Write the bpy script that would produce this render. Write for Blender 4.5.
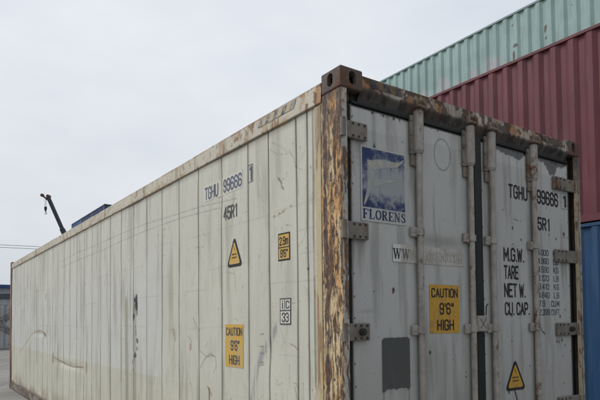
import bpy, bmesh, math, random
import numpy as np
from mathutils import Matrix, Vector

for o in list(bpy.data.objects):
    bpy.data.objects.remove(o, do_unlink=True)
scn = bpy.context.scene
C = scn.collection
random.seed(7)

# ---------------------------------------------------------------- camera
cam_d = bpy.data.cameras.new('camera')
cam = bpy.data.objects.new('camera', cam_d)
C.objects.link(cam)
scn.camera = cam
cam_d.sensor_width = 36.0
cam_d.lens = 557.8 / 600 * 36
cam_d.shift_x = -6.65 / 600
cam_d.shift_y = 99.06 / 600
cam_d.clip_start = 0.05
cam_d.clip_end = 3000
_rx, _ry, _rz = 1.6079, -0.0093, -0.6182
cam.matrix_world = (Matrix.Translation((-1.889, -2.3198, 1.5061)) @ Matrix.Rotation(_rz, 4, 'Z')
                    @ Matrix.Rotation(_rx, 4, 'X') @ Matrix.Rotation(_ry, 4, 'Z'))

# ---------------------------------------------------------------- world: overcast sky
SUN_EL, SUN_AZ = math.radians(42), math.radians(-44)   # azimuth measured from +Y towards +X
world = bpy.data.worlds.new('World')
scn.world = world
world.use_nodes = True
wt = world.node_tree
wt.nodes.clear()
w_out = wt.nodes.new('ShaderNodeOutputWorld')
w_bg = wt.nodes.new('ShaderNodeBackground')
sky = wt.nodes.new('ShaderNodeTexSky')
sky.sky_type = 'NISHITA'
sky.sun_disc = False
sky.sun_elevation = SUN_EL
sky.sun_rotation = SUN_AZ
sky.dust_density = 4.0
w_tc = wt.nodes.new('ShaderNodeTexCoord')
w_map = wt.nodes.new('ShaderNodeMapping')
w_map.inputs['Scale'].default_value = (1.0, 1.0, 2.6)
w_no = wt.nodes.new('ShaderNodeTexNoise')
w_no.inputs['Scale'].default_value = 1.9
w_no.inputs['Detail'].default_value = 5.0
w_no.inputs['Roughness'].default_value = 0.5
w_cr = wt.nodes.new('ShaderNodeValToRGB')
w_cr.color_ramp.elements[0].position = 0.30
w_cr.color_ramp.elements[0].color = (6.3, 6.8, 7.5, 1)     # cloud base radiance, before the 0.1 strength
w_cr.color_ramp.elements[1].position = 0.68
w_cr.color_ramp.elements[1].color = (8.35, 8.55, 8.85, 1)
w_mix = wt.nodes.new('ShaderNodeMix')
w_mix.data_type = 'RGBA'
w_mix.inputs[0].default_value = 0.96
w_sep = wt.nodes.new('ShaderNodeSeparateXYZ')
w_mr = wt.nodes.new('ShaderNodeMapRange')
w_mr.inputs['From Min'].default_value = 0.0
w_mr.inputs['From Max'].default_value = 0.42
w_mr.inputs['To Min'].default_value = 0.84
w_mr.inputs['To Max'].default_value = 1.0
w_mul = wt.nodes.new('ShaderNodeVectorMath')
w_mul.operation = 'SCALE'
L = wt.links.new
L(w_tc.outputs['Generated'], w_map.inputs['Vector'])
L(w_map.outputs['Vector'], w_no.inputs['Vector'])
L(w_no.outputs['Fac'], w_cr.inputs['Fac'])
L(w_tc.outputs['Generated'], w_sep.inputs[0])
L(w_sep.outputs['Z'], w_mr.inputs['Value'])
L(w_cr.outputs['Color'], w_mul.inputs[0])
# the cloud is thinner and brighter on the sun's side
w_dot = wt.nodes.new('ShaderNodeVectorMath'); w_dot.operation = 'DOT_PRODUCT'
w_dot.inputs[1].default_value = (-0.55, 0.83, 0.0)
w_mr2 = wt.nodes.new('ShaderNodeMapRange'); w_mr2.interpolation_type = 'SMOOTHSTEP'
w_mr2.inputs['From Min'].default_value = -0.9
w_mr2.inputs['From Max'].default_value = 0.2
w_mr2.inputs['To Min'].default_value = 0.70
w_mr2.inputs['To Max'].default_value = 1.0
w_mm = wt.nodes.new('ShaderNodeMath'); w_mm.operation = 'MULTIPLY'
L(w_tc.outputs['Generated'], w_dot.inputs[0])
L(w_dot.outputs['Value'], w_mr2.inputs['Value'])
L(w_mr.outputs['Result'], w_mm.inputs[0])
L(w_mr2.outputs['Result'], w_mm.inputs[1])
L(w_mm.outputs[0], w_mul.inputs['Scale'])
L(sky.outputs['Color'], w_mix.inputs[6])
L(w_mul.outputs['Vector'], w_mix.inputs[7])
L(w_mix.outputs[2], w_bg.inputs['Color'])
w_bg.inputs['Strength'].default_value = 0.1
L(w_bg.outputs['Background'], w_out.inputs['Surface'])

sun_d = bpy.data.lights.new('sun', 'SUN')
sun_d.energy = 1.5
sun_d.angle = math.radians(25)
sun_d.color = (1.0, 0.97, 0.92)
sun = bpy.data.objects.new('sun', sun_d)
C.objects.link(sun)
_sd = Vector((math.sin(SUN_AZ) * math.cos(SUN_EL), math.cos(SUN_AZ) * math.cos(SUN_EL), math.sin(SUN_EL)))
sun.rotation_euler = _sd.to_track_quat('Z', 'Y').to_euler()
sun.location = (0, 0, 30)

vs = scn.view_settings
vs.view_transform = 'Standard'
vs.look = 'None'
vs.exposure = 0.13
vs.gamma = 1.0
vs.use_curve_mapping = False

# ---------------------------------------------------------------- numpy noise
def _hash(ix, iy, seed):
    h = (ix.astype(np.int64) * 374761393 + iy.astype(np.int64) * 668265263 + seed * 2147483647) & 0xffffffff
    h = ((h ^ (h >> 13)) * 1274126177) & 0xffffffff
    h = h ^ (h >> 16)
    return (h & 0xffffff) / float(0xffffff)
def vnoise(u, v, seed=0):
    iu, iv = np.floor(u), np.floor(v)
    fu, fv = u - iu, v - iv
    fu, fv = fu * fu * (3 - 2 * fu), fv * fv * (3 - 2 * fv)
    a, b = _hash(iu, iv, seed), _hash(iu + 1, iv, seed)
    c, d = _hash(iu, iv + 1, seed), _hash(iu + 1, iv + 1, seed)
    return (a * (1 - fu) + b * fu) * (1 - fv) + (c * (1 - fu) + d * fu) * fv
def fbm(u, v, octv=4, seed=0):
    s = 0.0; a = 1.0; t = 0.0
    for k in range(octv):
        s = s + a * vnoise(u * 2 ** k + 17.3 * k, v * 2 ** k + 9.1 * k, seed + k * 31)
        t += a; a *= 0.55
    return s / t
def sst(e0, e1, x):
    t = np.clip((x - e0) / (e1 - e0), 0, 1)
    return t * t * (3 - 2 * t)
def pdist(U, V, pts):
    d = np.full(U.shape, 1e9)
    if len(pts) == 1:
        return np.hypot(U - pts[0][0], V - pts[0][1])
    for (ax, ay), (bx, by) in zip(pts[:-1], pts[1:]):
        dx, dy = bx - ax, by - ay
        l2 = dx * dx + dy * dy + 1e-12
        t = np.clip(((U - ax) * dx + (V - ay) * dy) / l2, 0, 1)
        d = np.minimum(d, np.hypot(U - ax - t * dx, V - ay - t * dy))
    return d
def lin(r, g, b):
    f = lambda c: (c / 255 / 12.92) if c / 255 <= 0.04045 else ((c / 255 + 0.055) / 1.055) ** 2.4
    return (f(r), f(g), f(b))
def lay(col, rgb, m):
    m = np.clip(m, 0, 1)[..., None]
    return col * (1 - m) + np.array(rgb) * m

# ---------------------------------------------------------------- mesh helpers
class MB:
    def __init__(self):
        self.v = []; self.f = []; self.m = []; self.s = []
    def add(self, vs_, fs, mi=0, smooth=False):
        b = len(self.v)
        self.v += [tuple(p) for p in vs_]
        for f in fs:
            self.f.append([b + i for i in f]); self.m.append(mi); self.s.append(smooth)
        return self
    def box(self, x0, x1, y0, y1, z0, z1, bev=0.0, mi=0, seg=1, mtx=None):
        bm = bmesh.new()
        bmesh.ops.create_cube(bm, size=1.0)
        for v in bm.verts:
            v.co = Vector(((x0 + x1) / 2 + v.co.x * (x1 - x0), (y0 + y1) / 2 + v.co.y * (y1 - y0), (z0 + z1) / 2 + v.co.z * (z1 - z0)))
        if bev > 0:
            bmesh.ops.bevel(bm, geom=bm.edges[:], offset=bev, segments=seg, affect='EDGES', profile=0.5)
        if mtx is not None:
            bmesh.ops.transform(bm, matrix=mtx, verts=bm.verts)
        bm.verts.ensure_lookup_table(); bm.verts.index_update()
        self.add([v.co[:] for v in bm.verts], [[v.index for v in f.verts] for f in bm.faces], mi, seg > 1)
        bm.free()
        return self
    def tube(self, p0, p1, r0, r1=None, n=16, mi=0, cap=True, smooth=True):
        r1 = r0 if r1 is None else r1
        p0, p1 = Vector(p0), Vector(p1)
        q = (p1 - p0).to_track_quat('Z', 'Y')
        vs_ = []
        for p, r in ((p0, r0), (p1, r1)):
            for k in range(n):
                a = 2 * math.pi * k / n
                vs_.append(p + q @ Vector((r * math.cos(a), r * math.sin(a), 0)))
        self.add(vs_, [[k, (k + 1) % n, n + (k + 1) % n, n + k] for k in range(n)], mi, smooth)
        if cap:
            self.add(vs_[:n][::-1], [list(range(n))], mi, False)
            self.add(vs_[n:], [list(range(n))], mi, False)
        return self
    def build(self, name, mats, parent=None):
        me = bpy.data.meshes.new(name)
        me.from_pydata(self.v, [], self.f)
        if not isinstance(mats, (list, tuple)): mats = [mats]
        for m in mats: me.materials.append(m)
        me.polygons.foreach_set('material_index', self.m)
        me.polygons.foreach_set('use_smooth', self.s)
        me.update()
        o = bpy.data.objects.new(name, me)
        C.objects.link(o)
        if parent is not None:
            par(o, parent)
        return o

def par(o, p):
    o.parent = p
    wm = p.matrix_basis
    q = p.parent
    while q is not None:
        wm = q.matrix_basis @ p.matrix_parent_inverse @ wm if q == p.parent else wm
        q = q.parent
    # all geometry is modelled in world space: parts under an Empty keep it through the inverse
    o.matrix_parent_inverse = WM[p.name].inverted() if p.name in WM else Matrix.Identity(4)
WM = {}
def empty(name, loc, label=None, cat=None, group=None):
    o = bpy.data.objects.new(name, None)
    o.location = loc
    o.empty_display_size = 0.3
    C.objects.link(o)
    WM[o.name] = Matrix.Translation(loc)
    if label: o['label'] = label
    if cat: o['category'] = cat
    if group: o['group'] = group
    return o
def tag(o, label=None, cat=None, group=None, kind=None):
    if label: o['label'] = label
    if cat: o['category'] = cat
    if group: o['group'] = group
    if kind: o['kind'] = kind
    return o
def copy_tree(o, parent=None):
    c = o.copy(); C.objects.link(c); c.parent = parent
    for ch in list(o.children):
        copy_tree(ch, c)
    return c

def sheet(name, US, VS, to3d, colfn, mat, parent, flip=False):
    """dense weathered sheet with its own paint colours per vertex"""
    U, V = np.meshgrid(US, VS)
    P = to3d(U, V)
    nu, nv = len(US), len(VS)
    idx = np.arange(nu * nv).reshape(nv, nu)
    a, b, c, d = idx[:-1, :-1], idx[:-1, 1:], idx[1:, 1:], idx[1:, :-1]
    F = np.stack([a, b, c, d] if not flip else [a, d, c, b], -1).reshape(-1, 4)
    me = bpy.data.meshes.new(name)
    me.vertices.add(nu * nv)
    me.vertices.foreach_set('co', np.stack(P, -1).reshape(-1).astype(np.float32))
    me.loops.add(F.size)
    me.loops.foreach_set('vertex_index', F.reshape(-1).astype(np.int32))
    me.polygons.add(len(F))
    me.polygons.foreach_set('loop_start', np.arange(0, F.size, 4, dtype=np.int32))
    me.polygons.foreach_set('use_smooth', np.ones(len(F), dtype=bool))
    me.update(calc_edges=True)
    at = me.color_attributes.new('paint', 'FLOAT_COLOR', 'POINT')
    col, rough = colfn(U, V)
    rgba = np.concatenate([np.clip(col, 0.003, 0.95), rough[..., None]], -1)
    at.data.foreach_set('color', rgba.reshape(-1).astype(np.float32))
    me.materials.append(mat)
    o = bpy.data.objects.new(name, me)
    C.objects.link(o)
    if parent is not None: par(o, parent)
    return o

# ---------------------------------------------------------------- materials
class NT:
    def __init__(self, name):
        self.mat = bpy.data.materials.new(name)
        self.mat.use_nodes = True
        self.t = self.mat.node_tree
        self.b = self.t.nodes['Principled BSDF']
        self.tc = self.n('ShaderNodeTexCoord')
        self.obj = self.tc.outputs['Object']
    def n(self, ty, **kw):
        nd = self.t.nodes.new(ty)
        for k, v in kw.items():
            if hasattr(nd, k) and not k.startswith('i_'): setattr(nd, k, v)
        return nd
    def link(self, a, b): self.t.links.new(a, b)
    def val(self, sock, v):
        if hasattr(v, 'is_output'): self.link(v, sock)
        else: sock.default_value = v
    def noise(self, scale, detail=4, rough=.55, sc=(1, 1, 1), vec=None, dist=0.0):
        mp = self.n('ShaderNodeMapping')
        mp.inputs['Scale'].default_value = sc
        self.link(vec or self.obj, mp.inputs['Vector'])
        no = self.n('ShaderNodeTexNoise')
        no.inputs['Scale'].default_value = scale
        no.inputs['Detail'].default_value = detail
        no.inputs['Roughness'].default_value = rough
        no.inputs['Distortion'].default_value = dist
        self.link(mp.outputs[0], no.inputs['Vector'])
        return no.outputs['Fac']
    def rng(self, x, a, b, c=0.0, d=1.0):
        m = self.n('ShaderNodeMapRange')
        m.interpolation_type = 'SMOOTHSTEP'
        self.val(m.inputs['Value'], x)
        for k, v in zip(('From Min', 'From Max', 'To Min', 'To Max'), (a, b, c, d)):
            m.inputs[k].default_value = v
        return m.outputs['Result']
    def mix(self, f, a, b, mode='MIX'):
        m = self.n('ShaderNodeMix', data_type='RGBA', blend_type=mode)
        self.val(m.inputs[0], f)
        for s, v in ((m.inputs[6], a), (m.inputs[7], b)):
            self.val(s, v if hasattr(v, 'is_output') else (*v, 1) if len(v) == 3 else v)
        return m.outputs[2]
    def math(self, op, a, b=0.0):
        m = self.n('ShaderNodeMath', operation=op)
        self.val(m.inputs[0], a); self.val(m.inputs[1], b)
        return m.outputs[0]
    def bump(self, h, dist=0.002, st=0.5):
        b = self.n('ShaderNodeBump')
        b.inputs['Distance'].default_value = dist
        b.inputs['Strength'].default_value = st
        self.link(h, b.inputs['Height'])
        self.link(b.outputs[0], self.b.inputs['Normal'])
    def done(self, col, rough=0.6, metal=0.0, spec=0.4):
        self.val(self.b.inputs['Base Color'], col if hasattr(col, 'is_output') else (*col, 1))
        self.val(self.b.inputs['Roughness'], rough)
        self.b.inputs['Metallic'].default_value = metal
        self.b.inputs['Specular IOR Level'].default_value = spec
        return self.mat

RUST = (0.13, 0.055, 0.022); RUSTD = (0.035, 0.018, 0.012)
def painted_attr(name, fine=0.10, grain=55, spec=0.35):
    n = NT(name)
    at = n.n('ShaderNodeAttribute'); at.attribute_name = 'paint'
    f1 = n.noise(grain, 5, .7)
    f2 = n.noise(7, 6, .65, sc=(3, 3, .5))
    c = n.mix(n.rng(f1, .3, .7, 0, fine), at.outputs['Color'], (0.10, 0.085, 0.06))
    c = n.mix(n.rng(f2, .5, .8, 0, .16), c, (0.13, 0.115, 0.085))
    c = n.mix(n.rng(n.noise(140, 2, .5), .70, .74, 0, .5), c, (0.07, 0.05, 0.035))
    bw = n.n('ShaderNodeRGBToBW'); n.link(at.outputs['Color'], bw.inputs[0])
    n.bump(n.math('ADD', n.math('MULTIPLY', f1, .35), n.math('MULTIPLY', bw.outputs[0], 2.0)), 0.0022, .7)
    return n.done(c, at.outputs['Alpha'], 0, spec)
def worn(name, base, dirt=.3, rust=.2, dirtc=(0.07, 0.06, 0.045), rough=.65, streak=True, grain=40, chips=.66, spec=.35, big=3.0, bumpd=0.0015):
    n = NT(name)
    var = n.noise(big, 4)
    c = n.mix(n.rng(var, .3, .7, 0, 1), [x * .85 for x in base], [min(1, x * 1.12) for x in base])
    st = n.noise(9, 5, .65, sc=(2.2, 2.2, .25) if streak else (1, 1, 1))
    c = n.mix(n.rng(st, .48, .8, 0, dirt), c, dirtc)
    ru = n.noise(13, 7, .72, sc=(1, 1, .7))
    gate = n.noise(2.4, 2, .5, sc=(1, 1, .6))
    rm = n.math('MULTIPLY', n.rng(ru, chips - .06 * rust - .02, chips + .05, 0, 1), n.rng(gate, .42, .62))
    rc = n.mix(n.noise(35, 3), RUSTD, (0.2, 0.085, 0.03))
    c = n.mix(n.math('MULTIPLY', rm, min(1, rust * 2)), c, rc)
    c = n.mix(n.rng(n.noise(grain, 4, .7), .35, .75, 0, .18), c, (0.05, 0.045, 0.04))
    n.bump(n.noise(grain, 5, .7), bumpd, .6)
    return n.done(c, rough, 0, spec)

M = {}
M['side'] = painted_attr('weathered_cream_paint', .08)
M['door'] = painted_attr('weathered_grey_door_paint', .08)
M['rusty'] = painted_attr('rusted_post_paint', .25, 90)
M['rail'] = painted_attr('weathered_rail_paint', .15, 70)
M['cast'] = worn('rusty_casting_steel', (0.115, 0.088, 0.078), .8, 1.0, rough=.75, grain=45, chips=.48, big=14, bumpd=.005, streak=False)
M['hole'] = worn('dark_hollow', (0.03, 0.027, 0.025), .3, .3)
M['hinge'] = worn('grey_hinge_paint', (0.185, 0.17, 0.145), .8, .7, rough=.5, chips=.56, big=12)
M['rod'] = worn('grimy_grey_rod_paint', (0.33, 0.31, 0.28), .7, .6, rough=.42, chips=.57, big=9)
M['cam'] = worn('rusty_cam_steel', (0.19, 0.16, 0.13), .5, 1.0, chips=.52, streak=False)
M['rubber'] = worn('black_door_rubber', (0.009, 0.013, 0.012), .25, .0, dirtc=(0.035, 0.035, 0.032), rough=.6)
M['bolt'] = worn('dark_bolt_steel', (0.035, 0.033, 0.032), .3, .4)
M['panel'] = worn('cream_panel_paint', (0.42, 0.42, 0.36), .3, .2)
M['roof'] = worn('grey_roof_metal', (0.35, 0.35, 0.33), .4, .2, streak=False)
M['ink'] = None

def ink(name, base, under, wear=.5, sc=60, rough=.6):
    n = NT(name)
    w = n.noise(sc, 5, .75)
    w2 = n.noise(8, 3, .6)
    s = n.math('ADD', w, n.math('MULTIPLY', w2, .5))
    c = n.mix(n.rng(s, .95 - .35 * wear, 1.06 - .3 * wear, 0, .9), base, under)
    n.bump(w, .0005, .3)
    return n.done(c, rough, 0, .3)
DOORC = (0.43, 0.44, 0.43); SIDEC = (0.575, 0.57, 0.49)
M['ink_side'] = ink('faded_blue_side_lettering', (0.09, 0.105, 0.17), (0.5, 0.5, 0.48), .35)
M['ink_side_dark'] = ink('faded_dark_side_lettering', (0.07, 0.075, 0.08), SIDEC, .3)
M['ink_door'] = ink('black_door_lettering', (0.018, 0.019, 0.022), DOORC, .22, 90)
M['ink_small'] = ink('small_black_lettering', (0.045, 0.058, 0.085), DOORC, .4, 90)
M['ghost'] = ink('side_number_ground', (0.62, 0.62, 0.57), SIDEC, 1.1)
M['yel_side'] = ink('yellow_sign_side', (0.60, 0.37, 0.075), (0.50, 0.38, 0.18), .7, 28)
M['yel_door'] = ink('yellow_sign_door', (0.50, 0.285, 0.04), (0.33, 0.21, 0.07), .6, 28)
M['blk'] = ink('black_sign_border', (0.022, 0.022, 0.024), (0.08, 0.075, 0.065), .3)
M['navy'] = ink('navy_sign_lettering', (0.02, 0.032, 0.085), (0.24, 0.27, 0.31), .35, 70)
M['sticker'] = ink('pale_sticker_film', (0.44, 0.45, 0.44), (0.35, 0.36, 0.355), .6, 20)
M['strip'] = ink('peeled_film_strip', (0.46, 0.445, 0.41), (0.34, 0.325, 0.29), .7, 14)
M['strip_ghost'] = ink('faint_film_lettering', (0.35, 0.345, 0.325), (0.40, 0.39, 0.365), .9)
M['strip_grey'] = ink('faded_film_lettering', (0.13, 0.13, 0.13), (0.25, 0.25, 0.24), .5)
M['strip_white'] = ink('clean_film', (0.56, 0.565, 0.56), (0.40, 0.40, 0.39), .4)
M['felt'] = None
def felt():
    n = NT('dark_adhesive_residue')
    w = n.noise(120, 4, .8)
    c = n.mix(w, (0.05, 0.055, 0.055), (0.13, 0.135, 0.13))
    c = n.mix(n.rng(n.noise(12, 4, .6, sc=(2, 1, .4)), .5, .8, 0, .5), c, (0.12, 0.12, 0.115))
    n.bump(w, .003, .8)
    return n.done(c, .95, 0, .1)
M['felt'] = felt()
def logo_mat():
    n = NT('faded_blue_logo_film')
    sp = n.n('ShaderNodeSeparateXYZ'); n.link(n.obj, sp.inputs[0])
    w = n.noise(26, 7, .72)
    w2 = n.noise(7, 4, .6, sc=(1, 1, .8))
    wv = n.noise(30, 3, .6, sc=(1, 1, .06))
    # bleached band in the middle of the square, blue kept at the foot, the head and the left edge
    zb = n.math('ABSOLUTE', n.math('SUBTRACT', sp.outputs['Z'], 2.31))
    fade = n.rng(zb, .02, .17, .30, -.02)
    xl = n.rng(sp.outputs['X'], .19, .26, -.22, 0.05)
    s = n.math('ADD', n.math('ADD', w, fade), n.math('ADD', n.math('MULTIPLY', w2, .35), xl))
    c = n.mix(n.rng(s, .62, .98), (0.022, 0.042, 0.12), (0.30, 0.325, 0.345))
    c = n.mix(n.rng(wv, .5, .75, 0, .45), c, (0.06, 0.085, 0.17))
    return n.done(c, .6, 0, .3)
M['logo'] = logo_mat()
M['ribbon'] = ink('faded_yellow_film', (0.41, 0.405, 0.32), (0.31, 0.33, 0.34), 1.0, 30)
M['red'] = ink('red_paint_spot', (0.10, 0.035, 0.035), (0.16, 0.12, 0.12), .7)
M['haz_y'] = ink('dull_yellow_hazard', (0.24, 0.16, 0.06), (0.11, 0.075, 0.05), 1.0, 25)
M['haz_b'] = ink('dull_black_hazard', (0.028, 0.033, 0.05), (0.12, 0.10, 0.08), .8, 25)
M['haz_y2'] = ink('pale_yellow_hazard', (0.50, 0.38, 0.18), (0.44, 0.40, 0.32), .9, 25)
M['haz_b2'] = ink('faded_navy_hazard', (0.08, 0.095, 0.13), (0.36, 0.34, 0.30), .85, 25)

# ---------------------------------------------------------------- lettering (stroke glyphs, outlined)
GL = {
 'T': [[(0, 7), (4, 7)], [(2, 7), (2, 0)]],
 'G': [[(4, 5.4), (4, 6), (3, 7), (1, 7), (0, 6), (0, 1), (1, 0), (3, 0), (4, 1), (4, 3.3), (2.4, 3.3)]],
 'H': [[(0, 0), (0, 7)], [(4, 0), (4, 7)], [(0, 3.5), (4, 3.5)]],
 'U': [[(0, 7), (0, 1), (1, 0), (3, 0), (4, 1), (4, 7)]],
 '9': [[(0, 1.6), (0, 1), (1, 0), (3, 0), (4, 1), (4, 6), (3, 7), (1, 7), (0, 6), (0, 4.2), (1, 3.3), (4, 3.3)]],
 '6': [[(4, 5.4), (4, 6), (3, 7), (1, 7), (0, 6), (0, 1), (1, 0), (3, 0), (4, 1), (4, 2.8), (3, 3.7), (0, 3.7)]],
 '1': [[(.9, 5.9), (2.1, 7), (2.1, 0)]],
 '4': [[(3.1, 0), (3.1, 7), (0, 2), (4.1, 2)]],
 '5': [[(4, 7), (.2, 7), (0, 3.6), (1, 4.1), (3, 4.1), (4, 3.2), (4, 1), (3, 0), (1, 0), (0, 1), (0, 1.6)]],
 'R': [[(0, 0), (0, 7), (3, 7), (4, 6), (4, 4.4), (3, 3.5), (0, 3.5)], [(2, 3.5), (4, 0)]],
 'M': [[(0, 0), (0, 7), (2.4, 2), (4.8, 7), (4.8, 0)]],
 'W': [[(0, 7), (1.2, 0), (2.5, 6), (3.8, 0), (5, 7)]],
 'A': [[(0, 0), (2, 7), (4, 0)], [(.7, 2.2), (3.3, 2.2)]],
 'N': [[(0, 0), (0, 7), (4, 0), (4, 7)]],
 'E': [[(4, 7), (0, 7), (0, 0), (4, 0)], [(0, 3.6), (3.2, 3.6)]],
 'C': [[(4, 5.3), (4, 6), (3, 7), (1, 7), (0, 6), (0, 1), (1, 0), (3, 0), (4, 1), (4, 1.7)]],
 'P': [[(0, 0), (0, 7), (3, 7), (4, 6), (4, 4.2), (3, 3.3), (0, 3.3)]],
 'O': [[(1, 0), (3, 0), (4, 1), (4, 6), (3, 7), (1, 7), (0, 6), (0, 1), (1, 0)]],
 'I': [[(.5, 0), (.5, 7)]],
 'L': [[(0, 7), (0, 0), (3.6, 0)]],
 'K': [[(0, 0), (0, 7)], [(4, 7), (.2, 2.9)], [(1.4, 4.3), (4, 0)]],
 'B': [[(0, 0), (0, 7), (3, 7), (3.8, 6.2), (3.8, 4.4), (3, 3.6), (0, 3.6)], [(3, 3.6), (4, 2.7), (4, 1), (3, 0), (0, 0)]],
 'F': [[(0, 0), (0, 7), (3.8, 7)], [(0, 3.7), (3, 3.7)]],
 'D': [[(0, 0), (0, 7), (2.8, 7), (4, 5.8), (4, 1.2), (2.8, 0), (0, 0)]],
 '0': [[(1, 0), (3, 0), (4, 1), (4, 6), (3, 7), (1, 7), (0, 6), (0, 1), (1, 0)]],
 '2': [[(0, 5.4), (0, 6), (1, 7), (3, 7), (4, 6), (4, 4.6), (0, 0), (4, 0)]],
 '3': [[(0, 5.6), (0, 6), (1, 7), (3, 7), (4, 6), (4, 4.5), (3, 3.6), (1.8, 3.6)], [(3, 3.6), (4, 2.7), (4, 1), (3, 0), (1, 0), (0, 1), (0, 1.5)]],
 '7': [[(0, 7), (4, 7), (1.6, 0)]],
 '8': [[(1, 3.6), (0, 4.5), (0, 6), (1, 7), (3, 7), (4, 6), (4, 4.5), (3, 3.6), (1, 3.6), (0, 2.7), (0, 1), (1, 0), (3, 0), (4, 1), (4, 2.7), (3, 3.6)]],
 '.': [[(.4, .1), (.5, .1)]],
 ',': [[(.6, .3), (.2, -1)]],
 "'": [[(.4, 7), (.4, 5.4)]],
 '"': [[(.4, 7), (.4, 5.4)], [(1.9, 7), (1.9, 5.4)]],
 'i': [[(.8, 0), (.8, 5)], [(.8, 6.9), (.8, 7)]],
 'c': [[(4, 5.3), (4, 6), (3, 7), (1, 7), (0, 6), (0, 1), (1, 0), (3, 0), (4, 1), (4, 1.7)]],
 'm': [[(0, 0), (0, 5)], [(0, 4.2), (.8, 5), (1.6, 5), (2.3, 4.2), (2.3, 0)], [(2.3, 4.2), (3.1, 5), (3.9, 5), (4.6, 4.2), (4.6, 0)]],
}
# serif capitals: (half width, points)
K_, t_ = .72, .26
SG = {
 'F': [(K_, [(1, .3), (1, 6.7)]), (t_, [(0, 0.1), (2.2, .1)]), (t_, [(0, 6.9), (4.4, 6.9), (4.4, 5.5)]), (t_, [(1, 3.5), (3, 3.5)]), (t_, [(3, 2.7), (3, 4.3)])],
 'L': [(K_, [(1, .3), (1, 6.7)]), (t_, [(0, 6.9), (2.2, 6.9)]), (t_, [(0, .1), (4.3, .1), (4.4, 1.8)])],
 'O': [(.55, [(.4, 3.5), (.7, 5.2), (1.4, 6.4)]), (.3, [(1.4, 6.6), (2.5, 6.95), (3.6, 6.6)]), (.6, [(3.6, 6.4), (4.4, 5.2), (4.65, 3.5), (4.4, 1.8), (3.6, .6)]), (.3, [(3.6, .4), (2.5, .05), (1.4, .4)]), (.6, [(1.4, .6), (.7, 1.8), (.4, 3.5)])],
 'R': [(K_, [(1, .3), (1, 6.7)]), (t_, [(0, 0.1), (2.2, .1)]), (t_, [(0, 6.9), (3, 6.9)]), (.55, [(3, 6.7), (3.8, 6), (3.8, 4.6), (3, 3.8)]), (t_, [(1, 3.6), (3, 3.6)]), (.6, [(2.5, 3.4), (4.2, .3)]), (t_, [(3.8, .1), (5, .1)])],
 'E': [(K_, [(1, .3), (1, 6.7)]), (t_, [(0, .1), (4.2, .1), (4.4, 1.8)]), (t_, [(0, 6.9), (4.2, 6.9), (4.2, 5.5)]), (t_, [(1, 3.5), (3, 3.5)]), (t_, [(3, 2.7), (3, 4.3)])],
 'N': [(.3, [(.8, 0), (.8, 7)]), (.6, [(.9, 6.7), (4.2, .4)]), (.3, [(4.3, 0), (4.3, 7)]), (t_, [(0, .1), (1.6, .1)]), (t_, [(0, 6.9), (1.4, 6.9)]), (t_, [(3.5, 6.9), (5.1, 6.9)])],
 'S': [(.35, [(3.7, 5.2), (3.6, 6.2), (2.2, 6.9), (1, 6.4)]), (.6, [(.9, 6), (.9, 4.9), (3.5, 2.7), (3.5, 1)]), (.35, [(3.4, .7), (2.2, .1), (.8, .6), (.5, 2)])],
 'W': [(.55, [(.6, 6.8), (2, .3)]), (.25, [(2, .2), (3.4, 6.6)]), (.55, [(3.4, 6.8), (4.8, .3)]), (.25, [(4.8, .2), (6.2, 6.8)]), (t_, [(-.2, 6.9), (1.6, 6.9)]), (t_, [(5.4, 6.9), (7, 6.9)]), (t_, [(2.7, 6.9), (4.2, 6.9)])],
 'C': [(.3, [(4.2, 5), (4.1, 6.2), (2.6, 6.95), (1.4, 6.5)]), (.6, [(1.3, 6.3), (.6, 5), (.45, 3.5), (.6, 2), (1.3, .7)]), (.3, [(1.4, .5), (2.7, .05), (4.2, 1.2)])],
 'M': [(.3, [(.8, 0), (.8, 7)]), (.6, [(1, 6.7), (3, .6)]), (.25, [(3, .4), (5, 6.8)]), (K_, [(5.4, .3), (5.4, 6.7)]), (t_, [(0, .1), (1.6, .1)]), (t_, [(4.4, .1), (6.4, .1)])],
 '.': [(.5, [(.6, .4), (.7, .4)])],
}
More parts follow.
